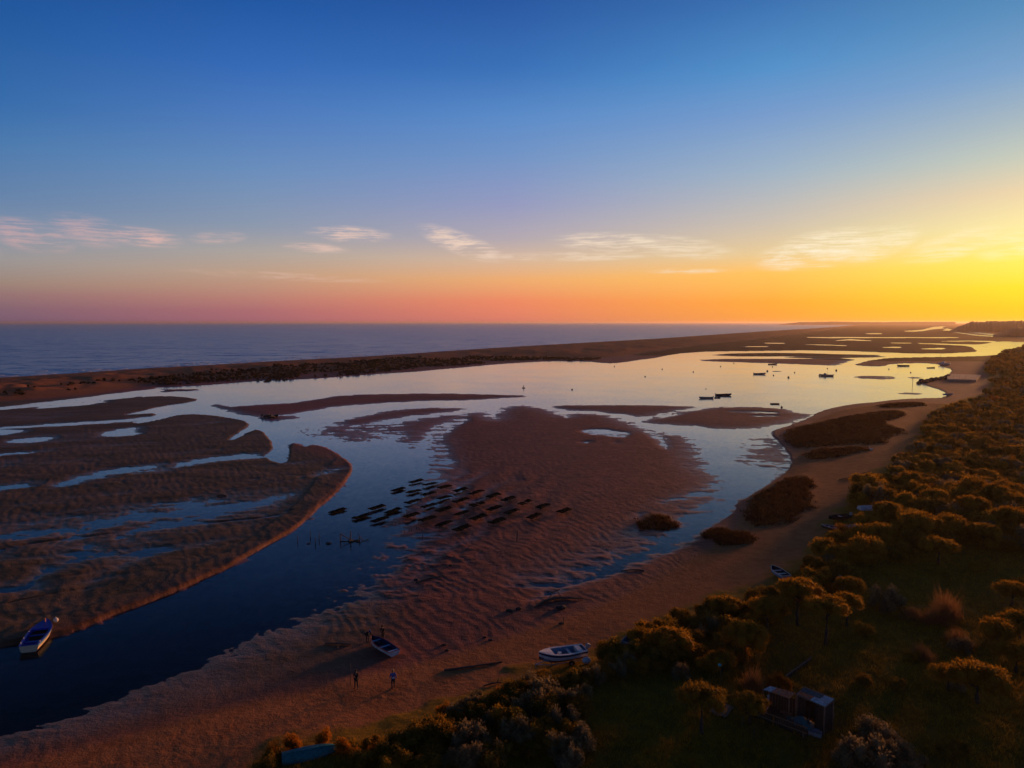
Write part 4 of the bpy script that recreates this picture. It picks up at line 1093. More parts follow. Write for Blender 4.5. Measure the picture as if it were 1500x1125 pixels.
c, a, L = place(41, 946, 70, 909, .75)
b1 = boat('moored_boat', (c[0], c[1], -.22), a, 6.0, 2.1, .95, (CREAM, BLUE, BLUE, BLUE), 'blue open fishing boat with cream hull moored against the mud bank', (.22, .48), foredeck=.33, sidedeck=.22, floor=.25, stripe=SKYB, bottom=DRED)
MB().tube([(2.3, 0, 1.05), (2.3, 0, 1.62)], [.07, .05], 8).build('bow_post', ORANGE, b1)
for x, y in ((-2.4, .85), (-1.2, .95), (0.4, .97), (1.6, .62), (-2.5, -.85)):
    mb = MB(); mb.box((x, y, 1.0), (.05, .05, .16)); mb.box((x, y, 1.08), (.20, .04, .04)); mb.build('cleat', WHITE, b1)
bb = on_ground(82, 912); mb = MB(); mb.ball((0, 0, .28), .26, 10, 8); mb.tube([(0, 0, .5), (0, 0, .62)], .05, 6); o = mb.build('mooring_buoy', WHITE, None, (bb.x, bb.y, max(bb.z, -.1)), True); tag(o, 'round white buoy beside the bow of the blue moored boat', 'buoy')

c, a, L = place(577, 958, 544, 938, .45)
gz = ground_z(c[0], c[1])
rb = boat('rowing_boat', (c[0], c[1], gz - .03), a, 4.3, 1.55, .58, (WHITE, NAVY, RED, SKYB), 'white rowing boat with red rim and dark blue inside on wet sand', (.42, .78), floor=.14, roll=.05)
mb = MB(); mb.box((-1.9, 0, .52), (.30, 1.15, .05)); mb.build('stern_seat', SKYB, rb)

c, a, L = place(853, 954, 793, 964, 2.3)
gz = ground_z(c[0], c[1])
wb = boat('motorboat', (c[0], c[1], gz + .35), a, 4.6, 1.85, .85, (WHITE, SKYB, WHITE, WHITE), 'white motorboat with navy band and red bottom on a trailer by the shrubs', (.34,), foredeck=.26, sidedeck=.20, motor='tilted', stripe=NAVY, bottom=DRED, floor=.22)
mb = MB(); mb.box((-1.7, 0, .66), (.5, 1.3, .40)); mb.build('stern_locker', WHITE, wb)
mb = MB(); mb.box((.35, .25, .62), (.35, .45, .55), taper=.85); mb.build('helm_console', WHITE, wb)
tr_ = empty('boat_trailer', (c[0], c[1], gz), a)
mb = MB(); mb.tube([(-1.8, .55, .32), (1.2, .5, .32), (2.7, 0, .34)], .04, 6); mb.tube([(-1.8, -.55, .32), (1.2, -.5, .32), (2.7, 0, .34)], .04, 6)
for x in (-1.5, 0, 1.2): mb.box((x, 0, .34), (.07, 1.1, .06))
mb.build('frame', STEEL, tr_)
for s in (-1, 1):
    w = MB().tube([(-.6, s * .86 - .08, .29), (-.6, s * .86 + .08, .29)], .29, 16).build('wheel', BLACKP, tr_)
    MB().tube([(-.6, s * .86 - .09, .29), (-.6, s * .86 + .09, .29)], .14, 12).build('rim', STEEL, w)
MB().tube([(2.6, 0, 0), (2.6, 0, .5)], .035, 6).build('jockey_post', STEEL, tr_)
tag(tr_, 'steel boat trailer under the white motorboat', 'trailer')

p = on_ground(1141, 843)
boat('dinghy', (p.x, p.y, p.z - .04), math.atan2(3.1, -.6), 3.3, 1.45, .62, (SKYB, DARK, WHITE, WHITE), 'small pale blue dinghy with white rim pulled up beside the scrub', (.35, .65), stripe=WHITE, floor=.14)
# boats among the scrub farther along the beach
def flipped(name, u, v, rz, L, B, D, m, label, tilt=0.0):
    p = on_ground(u, v); root = empty(name, (p.x, p.y, p.z + D * 1.08), rz); root.rotation_euler = (math.pi + tilt, 0, rz)
    mb = MB(); mb.grid(hull_rows(L, B, D)); n = 9; mb.add(hull_rows(L, B, D)[0], [tuple(range(n))[::-1]]); mb.build('hull', m, root)
    r = hull_rows(L, B, D); MB().tube([x[0] for x in r] + [x[-1] for x in r[::-1]], .04, 6, closed=True).build('gunwale', m, root)
    MB().tube([(-L * .45, 0, -.02), (L * .2, 0, -.03), (L * .4, 0, .2 * D)], .035, 6).build('keel', m, root)
    tag(root, label, 'boat'); return root


flipped('upturned_boat', 1277, 746, .1, 4.4, 1.6, .6, WHITE, 'white boat lying upside down on top of the scrub')
p = on_ground(1229, 761)
boat('beached_boat', (p.x, p.y, p.z - .03), math.pi + .25, 3.9, 1.5, .62, (DARK, DARK, DARK, WHITE), 'black boat with pale outboard drawn up at the edge of scrub', (.4,), motor='up')
p = on_ground(1221, 777)
boat('beached_boat', (p.x, p.y, p.z - .03), 2.6, 3.4, 1.4, .55, (DARK, NAVY, WHITE, WHITE), 'small dark boat half hidden by the shrub at the beach edge', (.4, .7))
p = on_ground(1249, 779)
boat('beached_boat', (p.x, p.y, p.z + .25), .2, 3.6, 1.4, .55, (GREY, GREY, WHITE, WHITE), 'pale grey boat surrounded by shrubs behind the dark boats', (.4, .7))
p = on_ground(923, 953)
boat('beached_boat', (p.x, p.y, p.z + .3), 1.0, 3.0, 1.4, .7, (WHITE, SKYB, WHITE, WHITE), 'white boat mostly hidden behind the golden shrubs', (.4,))
g_ = flipped('upturned_boat', 458, 1107, .35, 4.2, 1.5, .5, TEAL, 'teal-green upturned boat lying among the bushes', .12)
p = on_ground(437, 1103)
mb = MB(); rng = np.random.default_rng(2)
rows = [[(x * .3, y * .24, .22 * math.exp(-((x - 2) ** 2 + (y - 2) ** 2) * .25) + .05 * rng.random()) for y in range(5)] for x in range(5)]
mb.grid(rows); o = mb.build('net_heap', mat('green_net', (.10, .20, .03), .8, .4, 9, bump=.6), None, (p.x - .5, p.y - .4, p.z + .02), True); tag(o, 'heap of yellow-green net beside the upturned teal boat', 'net')
p = on_ground(859, 972)
mb = MB(); mb.ball((0, 0, .3), .34, 10, 7, sq=(1.3, 1, .9)); mb.tube([(0, 0, .55), (.1, 0, .68)], .05, 6)
o = mb.build('fishing_float', WHITE, None, (p.x, p.y, p.z), True); tag(o, 'white float lying behind the stern of the motorboat', 'float')

# boats afloat on the lagoon
def afloat(u, v, L, rz, label, cols, motor=None, D=.75, B=None, group=None, thw=(.35, .6), deck=.2, name='skiff'):
    q = px(u, v, .2)
    return boat(name, (q[0], q[1], -.18), rz, L, B or L * .33, D, cols, label, thw, foredeck=deck, motor=motor, group=group, floor=.2)


afloat(1034, 583, 6.0, math.pi + .05, 'dark skiff with pale motor lying left of the larger skiff', (GREY, DARK, DARK, GREY), 'up')
afloat(1060, 579, 7.2, .08, 'long dark blue skiff with a small tender beside its bow', (NAVY, DARK, DARK, GREY), 'up', .9)
afloat(1051, 582.5, 2.8, .2, 'tiny dark tender close beside the long blue skiff', (DARK, DARK, DARK, DARK), None, .45, thw=(.5,), deck=0, name='tender')
afloat(1113, 548, 7.6, .03, 'dark skiff moored alone in the middle of the golden water', (GREY, DARK, DARK, GREY), 'up', .95)
k_ = afloat(1210, 550.5, 8.0, math.pi - .35, 'motorboat with small cabin moored in the golden water', (GREY, DARK, WHITE, GREY), 'up', 1.1, 2.6)
mb = MB(); mb.box((.6, 0, 1.5), (1.6, 1.5, .8), taper=.82); mb.box((.6, 0, 1.93), (1.6, 1.4, .05)); mb.build('cabin', GREY, k_)
MB().tube([(-.8, 0, 1.2), (-.8, 0, 3.0)], .04, 6).build('mast', DARK, k_)
afloat(1322.5, 536, 9.0, math.pi + .04, 'skiff with white rail moored off the mud bar by the stream', (DARK, GREY, WHITE, WHITE), None, 1.0)
afloat(1132, 533.8, 7.0, 0.0, 'low dark boat lying against the far mud bar', (DARK, DARK, DARK, DARK), None, .8)
afloat(1364, 538.8, 6.0, .1, 'small dark boat moored off the eastern shore', (DARK, DARK, DARK, DARK), None, .7)
p = on_ground(1389, 579)
boat('beached_boat', (p.x, p.y, max(p.z, -.1)), .1, 4.6, 1.6, .65, (WHITE, DARK, WHITE, WHITE), 'white-railed boat at the end of the lagoon bay', (.4, .65))
p = on_ground(1383, 534.5)
k_ = boat('cabin_boat', (p.x, p.y, p.z - .05), 2.4, 8.0, 2.9, 1.3, (WHITE, GREY, WHITE, WHITE), 'white cabin boat drawn up on the mud by the stream', (.3,), foredeck=.35)
mb = MB(); mb.box((.6, 0, 1.9), (2.2, 1.9, 1.2), taper=.8); mb.build('cabin', WHITE, k_)
for u, v, s in ((1447, 533, 1.0), (1452, 535.5, 1.2)):
    p = on_ground(u, v)
    boat('beached_boat', (p.x, p.y, p.z + .1), .1 + u % 2, 5.5, 2.0, 1.0, (WHITE, GREY, WHITE, WHITE), 'white boat laid up at the scrub edge beyond the concrete slip', (.4,), group='white boats laid up beyond the slip')
# buoys, raft, floating timber, channel marker
mbb = MB(); mbb.ball((0, 0, .18), .42, 10, 8, sq=(1, 1, .85)); mbb.tube([(0, 0, .5), (0, 0, .82)], [.07, .05], 6); bm_ = mbb.mesh('buoy', DARK, True)
for u, v in ((1015.5, 545), (1055.5, 537), (1075, 532.3), (1124, 544), (1133, 550), (1131.5, 537.5), (1155, 553.3), (1164, 546), (1200, 550.5), (1225, 543), (1212, 540), (1145, 597), (900, 537), (970, 541), (1302, 541), (1334, 546), (838, 571), (945, 552)):
    q = px(u, v); o = link('mooring_buoy', bm_, None, (q[0], q[1], 0)); s = 1.5 if u in (1155, 1225, 1124) else 1.0; o.scale = (s, s, s)
    tag(o, 'dark mooring buoy floating on the calm lagoon', 'buoy', 'mooring buoys on the lagoon')
q = px(767, 568.5)
r_ = empty('mooring_raft', (q[0], q[1], 0)); mb = MB(); mb.box((0, 0, .12), (1.5, 1.2, .36)); mb.build('float', DARK, r_); mb = MB(); mb.tube([(0, 0, .3), (0, 0, .9)], .12, 8); mb.ball((0, 0, 1.05), .28, 8, 6); mb.build('bollard', DARK, r_); tag(r_, 'dark lone mooring float off the long sand bar', 'float')
q = px(1135, 592); r_ = empty('work_raft', (q[0], q[1], 0), .05)
for k in range(6): MB().box((-1.35 + .54 * k, 0, .34), (.48, 1.7, .08)).build('plank', WOOD, r_)
for s in (-.6, .6): MB().box((0, s, .12), (3.2, .3, .34)).build('float', DARK, r_)
tag(r_, 'low square work raft off the mud bank', 'raft')
q = px(1138, 544); o = MB().tube([(-3, 0, .05), (-1, .1, .12), (1, 0, .1), (3, -.1, .04)], [.12, .16, .15, .1], 8).build('floating_log', WOOD, None, (q[0], q[1], 0)); tag(o, 'long thin log floating beyond the lone skiff', 'log')
q = px(1336.7, 564); r_ = empty('channel_marker', (q[0], q[1], 0)); MB().tube([(0, 0, -.8), (0, 0, 3.2)], [.11, .08], 8).build('pole', DARK, r_); MB().box((0, 0, 2.7), (.9, .08, .12)).build('crossbar', DARK, r_); MB().ball((0, 0, 3.35), .25, 8, 6).build('topmark', DARK, r_); tag(r_, 'dark channel marker pole with crossbar in the lagoon bay', 'marker')
p = on_ground(1377.6, 527); r_ = MB().tube([(0, 0, -.3), (.05, 0, 2.5), (0, 0, 4.6)], [.13, .11, .08], 8).build('mooring_pole', WOOD, None, p); tag(r_, 'tall thin pole on the mud by the white cabin boat', 'pole')

# concrete slip with rock edge
p = on_ground(1411, 553); A = px(1388, 556.5, 1.0); Bq = px(1430, 557.5, 1.0); Cq = px(1437, 549.5, 1.2); Dq = px(1387, 548.5, 1.0)
r_ = empty('concrete_slip', (p.x, p.y, 0))
CONC = mat('concrete', (0.30, 0.25, 0.20), .85, .2, .4, bump=.3)
zt = max(ground_z(*A), ground_z(*Bq), ground_z(*Cq), ground_z(*Dq), 1.2) + .25
mb = MB(); top = [(v_[0] - p.x, v_[1] - p.y, zt) for v_ in (A, Bq, Cq, Dq)]
mb.add(top + [(x, y, -1.0) for x, y, _ in top], [(0, 1, 2, 3), (0, 4, 5, 1), (1, 5, 6, 2), (2, 6, 7, 3), (3, 7, 4, 0)]); mb.build('slab', CONC, r_)
for k in range(4):
    f = (k + 1) / 5; a0 = Vector(top[0]).lerp(Vector(top[1]), f); a1 = Vector(top[3]).lerp(Vector(top[2]), f); d_ = a1 - a0
    MB().box(((a0 + a1) / 2 + Vector((0, 0, -.01)))[:], (d_.length * .96, .12, .03), (0, 0, math.atan2(d_.y, d_.x))).build('joint', DARK, r_)
tag(r_, 'pale concrete slip running from scrub to the lagoon bay', 'slipway')
ROCK = mat('rock', (0.075, 0.055, 0.042), .9, .35, 1.5, bump=.5)
rng = np.random.default_rng(21)
def rock_mesh(seed):
    r = np.random.default_rng(seed); mb = MB(); mb.ball((0, 0, 0), 1, 9, 6, sq=(1, .85, .65))
    mb.v = [tuple(np.array(v) * (1 + .28 * (r.random() - .5))) for v in mb.v]; return mb.mesh('rock', ROCK, False)
RK = [rock_mesh(i) for i in range(4)]
for k in range(26):
    f = k / 25; u = 1346 + 46 * f + rng.normal() * 1.0; v = 561 - 8.5 * f + rng.normal() * .7
    p = on_ground(u, v); s = .8 + 1.1 * rng.random(); o = link('shore_rock', RK[k % 4], None, (p.x, p.y, max(p.z, -.1) + .25 * s)); o.scale = (s, s, s); o.rotation_euler = (0, 0, rng.random() * 6)
    tag(o, 'dark boulder in the rock edge beside the concrete slip', 'rock', 'boulders beside the slip')

# ================================================================== oyster racks
BAG = mat('oyster_bag_mesh', (0.026, 0.018, 0.012), 1.0, .5, 18, spec=0.02)
IRON = mat('rusty_iron', (0.045, 0.022, 0.014), .85, .4, 16)
rb_ = MB(); rb_.tube([(-1.65, .42, .40), (1.65, .42, .40)], .022, 6); rb_.tube([(-1.65, -.42, .40), (1.65, -.42, .40)], .022, 6)
for x in (-1.5, -.5, .5, 1.5): rb_.tube([(x, -.46, .40), (x, .46, .40)], .018, 6)
FRAME = rb_.mesh('frame', IRON)
LEG = MB().tube([(0, 0, -.35), (0, 0, .40)], .022, 6).mesh('leg', IRON)
def bag_mesh(seed):
    r = np.random.default_rng(seed); n = 7; top = []; bot = []
    for i in range(n):
        for j in range(5):
            x, y = -.315 + .63 * i / (n - 1), -.62 + 1.24 * j / 4
            e = min(1, 2.4 * min(i, n - 1 - i) / (n - 1) + .25) * min(1, 2.4 * min(j, 4 - j) / 4 + .3)
            top.append((x, y, .03 + .17 * e * (.75 + .5 * r.random()))); bot.append((x, y, 0.0))
    g = lambda o, flip: [((o + i * 5 + j, o + i * 5 + j + 1, o + (i + 1) * 5 + j + 1, o + (i + 1) * 5 + j)[::-1 if flip else 1]) for i in range(n - 1) for j in range(4)]
    mb = MB(); mb.add(top + bot, g(0, True) + g(35, False))
    rim = [i * 5 for i in range(n)] + [(n - 1) * 5 + j for j in range(1, 5)] + [i * 5 + 4 for i in range(n - 2, -1, -1)] + [j for j in range(3, 0, -1)]
    mb.f += [(a, b, b + 35, a + 35) for a, b in zip(rim, rim[1:] + rim[:1])]; mb.m += [0] * len(rim)
    return mb.mesh('oyster_bag', BAG)
BAGS = [bag_mesh(i) for i in range(4)]
ang = math.atan2(*(px(507, 747) - px(484, 753.5))[::-1])


def rack(u, v, lab, grp, rz=0.0, drop=0.0, nb=5, sc=1.08):
    p = on_ground(u, v); z = max(p.z, -.32) - drop
    root = empty('oyster_rack', (p.x, p.y, z), ang + rz + (random.random() - .5) * .10); root.scale = (sc, sc, 1)
    root.rotation_euler.x = (random.random() - .5) * .12; root.rotation_euler.y = (random.random() - .5) * .06
    link('frame', FRAME, root)
    for x in (-1.5, 0, 1.5):
        for y in (-.42, .42): link('leg', LEG, root, (x, y, 0))
    for k in range(5):
        if k >= nb and nb < 4 or (nb == 4 and k == 2): continue
        b = link('oyster_bag', BAGS[random.randrange(4)], root, (-1.3 + .65 * k, (random.random() - .5) * .22, .42)); b.rotation_euler = (0, 0, (random.random() - .5) * .22); b.scale = (1, .85 + .3 * random.random(), .7 + .7 * random.random())
    tag(root, lab, 'oyster rack', grp)


inwater = [(495, 750.5), (552, 745.5), (530, 759), (556.5, 763.5), (576, 750.7), (583.5, 719), (606, 722), (605, 736.5), (603, 757)]
onsand = [(610, 706.7), (628, 725.5), (630, 711), (628.5, 743), (626, 762.7), (651.5, 715), (651.5, 731), (650.5, 748.5), (651, 769.5), (674.7, 719.5), (675.5, 735), (677, 754), (676.5, 776), (698.7, 723), (699, 741), (701, 760), (722.7, 728), (723.5, 746.7), (728, 765.5), (745, 733), (750, 751.5), (769, 738), (782.7, 758), (795, 743.5), (827, 750)]
for u, v in inwater: rack(u, v + 1, 'oyster rack of black mesh bags standing in the shallow channel', 'oyster racks standing in water')
for u, v in onsand: rack(u, v + 1, 'oyster rack of black mesh bags standing on the furrowed sand bank', 'oyster racks on the sand bank', nb=4 if random.random() < .08 else 5)
for u, v, r_z, s in ((532, 723, .0, 1.4), (543, 691, .05, 1.0), (569, 695, .1, .8), (541, 730, .0, 1.1), (536, 688, -.5, .7)):
    rack(u, v, 'old sunken oyster rack barely showing above the channel water', 'sunken oyster racks', r_z, .36, random.choice((1, 2)), s * .8)
# wire trestles left standing by the racks
tm = MB().tube([(-.25, 0, -.3), (-.25, 0, .45), (.25, 0, .45), (.25, 0, -.3)], .025, 6).mesh('trestle', IRON)
for k, (u, v) in enumerate(((567, 773), (577, 770), (590, 782), (601, 779), (619, 788), (585, 768), (612, 777))):
    p = on_ground(u, v); o = link('rack_trestle', tm, None, (p.x, p.y, max(p.z, -.1))); o.rotation_euler = (0, 0, .4 * k); o.scale = (1.3, 1.3, 1.2)
    tag(o, 'bent iron trestle standing empty in front of the oyster racks', 'trestle', 'empty iron trestles')

# ================================================================== driftwood, posts and debris
def twig(pts, r, n=7): return MB().tube(pts, r, n)


def stick(name, u, v, hgt, label, group=None, lean=.05, r=.05):
    p = on_ground(u, v); o = MB().tube([(0, 0, -.4), (lean, 0, hgt * .5), (lean * 1.6, .02, hgt)], [r, r * .9, r * .7], 7).build(name, WOOD, None, p); tag(o, label, 'post', group); return o


for u, v in ((454.5, 790), (467.5, 793), (462, 800), (436, 797)): stick('stake', u, v, 1.3, 'thin wooden stake in the channel below the undercut bank', 'stakes in the channel', .02, .06)
stick('stake', 757, 793, 1.7, 'lone stake on the wide sand bank right of the racks', None, .04, .05)
stick('stake', 513, 1003, 2.0, 'thin pole stuck in the sand beside the standing dark-clothed person', None, .03, .03)
stick('stake', 478, 1002, 1.2, 'short pale stake at the foot of the beach', None, .02, .03)
stick('stake', 825, 915, .9, 'short stake with weed at its foot on the beach slope', None, .04, .04)
stick('stake', 554, 925, 1.9, 'thin upright pole behind the two people at the rowing boat', None, .03, .025)
p = on_ground(516, 795)
fr = empty('wrecked_pier_frame', (p.x, p.y, max(p.z, -.25)))
sc_ = p.length / FPX
def pl(u, v, z): return ((u - 516) * sc_, ((795 - v) * sc_) / math.sin(math.atan2(CAM_H, p.length)) * .5, z)
for a in ((498, 783, 1.35), (513, 777, 1.7), (526, 785, .8)): q = pl(a[0], 793, 0); MB().tube([(q[0], q[1], -.4), (q[0], q[1], a[2])], [.09, .07], 8).build('post', WOOD, fr)
q0, q1, q2 = pl(498, 793, 0), pl(513, 793, 0), pl(530, 793, 0)
MB().tube([(q0[0], q0[1], 1.25), (q1[0], q1[1], .35), (q1[0] + .5, q1[1] - .2, .15)], [.06, .06, .05], 6).build('brace', WOOD, fr)
MB().tube([(q0[0], q0[1] - .2, .22), (q1[0], q1[1] - .3, .18)], .07, 6).build('beam', WOOD, fr)
MB().tube([(q1[0] + .9, q1[1] + .9, 1.1), (q2[0], q2[1], .25), (q2[0] + 1.0, q2[1] + .5, .3)], [.05, .06, .04], 6).build('brace', WOOD, fr)
mb = MB(); mb.box((q1[0] + .3, q1[1] - .2, .2), (1.1, .5, .3), (.1, .15, .4)); mb.box((q1[0] + .9, q1[1] - .1, .22), (.7, .3, .28), (.2, -.2, -.3)); mb.build('beam', WOOD, fr)
tag(fr, 'wrecked wooden pier frame with leaning beams in the channel', 'wreck')


def drift(u, v, pts, r, label, extra=()):
    p = on_ground(u, v); root = empty('driftwood_branch', p)
    def gp(q): return (q[0], q[1], q[2] + ground_z(p.x + q[0], p.y + q[1]) - p.z)
    mb = MB(); mb.tube([gp(q) for q in pts], r, 7); mb.build('stem', WOOD, root)
    for e, er in extra: MB().tube([gp(q) for q in e], er, 6).build('limb', WOOD, root)
    tag(root, label, 'driftwood'); return root


drift(815, 880, [(-2.6, -2.0, .05), (-1.6, -.6, .16), (-.2, .35, .2), (1.4, .5, .15), (3.2, .45, .08)], [.06, .16, .17, .13, .05], 'long forked driftwood trunk lying at the tail of the pool', (([(-.9, .1, .2), (-.3, 1.6, .5), (.6, 2.2, .7)], [.08, .06, .03]), ([(.6, .6, .2), (.2, 1.9, .55), (-.3, 2.3, .8)], [.07, .05, .03]), ([(-.3, 1.6, .5), (-1.0, 2.4, .5)], [.05, .03])))
drift(630, 848, [(-1.6, -1.3, .08), (-.4, -.2, .10), (1.6, 1.0, .06)], [.12, .09, .05], 'straight driftwood log on the rippled bank below the racks')
drift(926, 836, [(-1.4, .3, .06), (-.2, .05, .12), (.9, -.2, .10), (1.5, -.6, .06)], [.04, .08, .09, .07], 'thin bent branch on the sand beside the pool tail')
drift(495, 944, [(-1.3, .1, .08), (0, 0, .12), (1.4, -.1, .06)], [.07, .10, .05], 'dark branch on the wet sand left of the rowing boat', (([(.1, 0, .1), (.2, -1.0, .08)], [.05, .03]),))
drift(695, 977, [(-2.8, -.5, .05), (-1.2, -.35, .12), (.6, .15, .10), (2.6, .75, .05)], [.08, .11, .08, .05], 'long half-buried driftwood pole on the beach left of the motorboat')
drift(722, 1003, [(-.8, -.2, .05), (0, 0, .15), (.7, .3, .05)], [.05, .08, .04], 'short gnarled driftwood piece on the beach near broom bushes', (([(.4, .15, .12), (.5, .3, .5)], [.05, .03]),))
drift(1240, 702, [(-1.5, 0, .05), (0, .2, .14), (1.6, .8, .1)], [.06, .12, .06], 'driftwood branch on the far beach above the long marsh patch', (([(0, .2, .1), (1.0, -.4, .2)], [.07, .04]),))
drift(1265, 693, [(-1.6, -.8, .05), (0, 0, .08), (1.8, 1.0, .05)], [.04, .06, .04], 'thin pole lying on the far beach before the scrub')
drift(325, 727, [(-.9, 0, .1), (0, .1, .22), (.9, 0, .1)], [.12, .18, .10], 'dark stump of driftwood alone on the western mudflat')
for k, (u, v, s) in enumerate(((746, 895, .28), (760, 892, .24), (822, 891, .40), (822, 914, .2), (650, 945, .18), (655, 953, .16), (719, 938, .18), (710, 934, .15), (660, 829, .2), (610, 850, .22), (1034, 572, .3), (452, 800, .2), (481, 800, .3))):
    p = on_ground(u, v); o = link('weedy_stone', RK[k % 4], None, (p.x, p.y, max(p.z, -.05) + .25 * s)); o.scale = (s * 1.5, s * 1.1, s); tag(o, 'small dark weed-covered stone on the wet sand', 'stone', 'weed-covered stones on the flats')
# weed-grown wreckage on the bar
p = on_ground(395, 611.5); mb = MB(); rng = np.random.default_rng(4)
for k in range(9): mb.box((rng.normal() * 2.2, rng.normal() * .8, .35 + .2 * rng.random()), (1.2 + rng.random(), .5, .6), (rng.random(), rng.random() * .5, rng.random() * 3))
o = mb.build('wreckage', WOOD, None, p); tag(o, 'dark heap of old timber at the low end of the long sand bar', 'wreckage')
p = on_ground(1276, 662)
mb = MB(); mb.ball((0, 0, .62), .24, 10, 8, sq=(1.5, .8, .9)); mb.tube([(.25, 0, .72), (.42, 0, .98), (.36, 0, 1.2), (.42, 0, 1.34)], [.10, .06, .05, .06], 8); mb.tube([(.42, 0, 1.34), (.66, 0, 1.30)], [.05, .01], 6); mb.tube([(-.3, 0, .66), (-.62, 0, .5)], [.12, .03], 6)
bird = mb.build('egret', mat('white_feathers', (.7, .68, .64), .8, .08, 8), None, p, True); bird.rotation_euler = (0, 0, 2.2)
for s in (-.07, .07): MB().tube([(0, s, .45), (.05, s, .25), (0, s, 0)], .022, 6).build('leg', DARK, bird)
tag(bird, 'white wading bird at the edge of the lower marsh strip', 'bird')
# ================================================================== the shack and its yard
zs = ground_z(22.0, 52.5)
RUSTR = mat('rusty_roof_sheet', (0.72, 0.17, 0.06), .6, .4, 5, dirt=(.46, .38, .34))
ZINC = mat('zinc_roof_sheet', (0.62, 0.56, 0.56), .5, .25, 5, dirt=(.34, .18, .12))
DKSH = mat('dark_roof_sheet', (0.16, 0.15, 0.14), .7, .3, 5, dirt=(.15, .08, .05))
PLANK = mat('old_planks', (0.050, 0.030, 0.020), .9, .45, 10, bump=.5)
GREYPL = mat('grey_planks', (0.17, 0.115, 0.075), .9, .3, 10, bump=.5)


def corr_sheet(A, B, C, D, mtl, parent, name='roof_sheet', waves=7, amp=.022):
    """corrugated sheet spanning A-B (eave) to D-C (ridge)"""
    A, B, C, D = map(Vector, (A, B, C, D)); n = waves * 4; up = (B - A).cross(D - A).normalized()
    rows = []
    for k in range(n + 1):
        f = k / n; o = up * amp * math.sin(f * waves * 2 * math.pi)
        rows.append([A.lerp(B, f) + o, A.lerp(B, f).lerp(D.lerp(C, f), .5) + o, D.lerp(C, f) + o])
    mb = MB(); mb.grid(rows); low = [[q - up * .008 for q in r] for r in rows]; mb.grid([r[::-1] for r in low])
    return mb.build(name, mtl, parent)


def w3(u, v, z): q = px(u, v, z); return Vector((q[0], q[1], z))


hz = zs + 2.25
E0, E1, E2, E3 = w3(1166, 1018, hz), w3(1209, 1037, hz - .12), w3(1223, 1025, hz + .1), w3(1178, 1007, hz + .22)
cen = (E0 + E1 + E2 + E3) / 4
sh = empty('shack', (cen.x, cen.y, zs))
L_ = lambda p: Vector((p.x - cen.x, p.y - cen.y, p.z - zs))
e = [L_(p) for p in (E0, E1, E2, E3)]
def lerp4(f, g): return e[0].lerp(e[1], f).lerp(e[3].lerp(e[2], f), g)
for f0, f1, g0, g1, m_ in ((0, .50, 0, .55, RUSTR), (.47, 1.0, 0, .55, ZINC), (0, .36, .5, 1, DKSH), (.34, .70, .5, 1, DKSH), (.67, 1.0, .5, 1, ZINC)):
    lift = Vector((0, 0, .02 if f0 > .3 else 0)) + Vector((0, 0, .03 if g0 else 0))
    corr_sheet(lerp4(f0, g0) + lift, lerp4(f1, g0) + lift, lerp4(f1, g1) + lift, lerp4(f0, g1) + lift, m_, sh)
for a, b in ((0, 1), (1, 2), (2, 3), (3, 0)):
    MB().tube([e[a] + Vector((0, 0, .05)), e[b] + Vector((0, 0, .05))], .035, 6).build('roof_batten', GREYPL, sh)
ins = [e[k].lerp((e[0] + e[1] + e[2] + e[3]) / 4, .07) for k in range(4)]
for a, b in ((0, 1), (1, 2), (2, 3), (3, 0)):
    p0, p1 = ins[a], ins[b]; n = max(6, int((p1 - p0).length / .17)); yaw = math.atan2((p1 - p0).y, (p1 - p0).x)
    for k in range(n):
        if (a, b) == (0, 1) and .30 < k / n < .62: continue          # doorway
        q = p0.lerp(p1, (k + .5) / n); hh = q.z - .04
        MB().box((q.x, q.y, hh / 2 - .05), ((p1 - p0).length / n * .93, .028 + .012 * random.random(), hh + .06), (0, 0, yaw)).build('wall_plank', PLANK, sh)
for k in range(4): MB().box((ins[k].x, ins[k].y, ins[k].z / 2 - .1), (.09, .09, ins[k].z + .1)).build('corner_post', GREYPL, sh)
dq = ins[0].lerp(ins[1], .36); dy = math.atan2((ins[1] - ins[0]).y, (ins[1] - ins[0]).x)
dm = MB().box((0, 0, 0), (.62, .035, 1.7)).build('door', mat('blue_door', (.018, .035, .055), .7, .4, 6), sh, (dq.x + .1, dq.y - .32, .87)); dm.rotation_euler = (0, 0, dy - 1.15)
MB().tube([(.22, -.04, 0), (.22, -.04, .14)], .015, 6).build('handle', STEEL, dm)
tag(sh, 'small plank shack with patchwork corrugated roof on the turf', 'shack')

ls = empty('lean_to', (20.7, 52.6, zs))
f_ = [w3(1118, 1010, hz - .15), w3(1156, 1023, hz - .15), w3(1166, 1015, hz), w3(1128, 1005, hz)]
f_ = [Vector((p.x - 20.7, p.y - 52.6, p.z - zs)) for p in f_]
def l4(f): return f_[0].lerp(f_[1], f), f_[3].lerp(f_[2], f)
for a, b, m_ in ((0, .30, ZINC), (.28, .64, RUSTR), (.62, 1.0, RUSTR)):
    (A, D), (B, C) = l4(a), l4(b); up = Vector((0, 0, .015 if a > .2 and a < .5 else 0)); corr_sheet(A + up, B + up, C + up, D + up, m_, ls, waves=4)
for p in f_: MB().tube([(p.x, p.y, -.1), (p.x, p.y, p.z - .02)], .045, 7).build('post', GREYPL, ls)
p0, p1 = f_[3], f_[2]
for k in range(9):
    q = p0.lerp(p1, (k + .5) / 9); MB().box((q.x, q.y, .85), ((p1 - p0).length / 9 * .9, .03, 1.75), (0, 0, math.atan2((p1 - p0).y, (p1 - p0).x))).build('back_plank', PLANK, ls)
tag(ls, 'open lean-to with rust-red corrugated roof joined to the shack', 'lean-to')

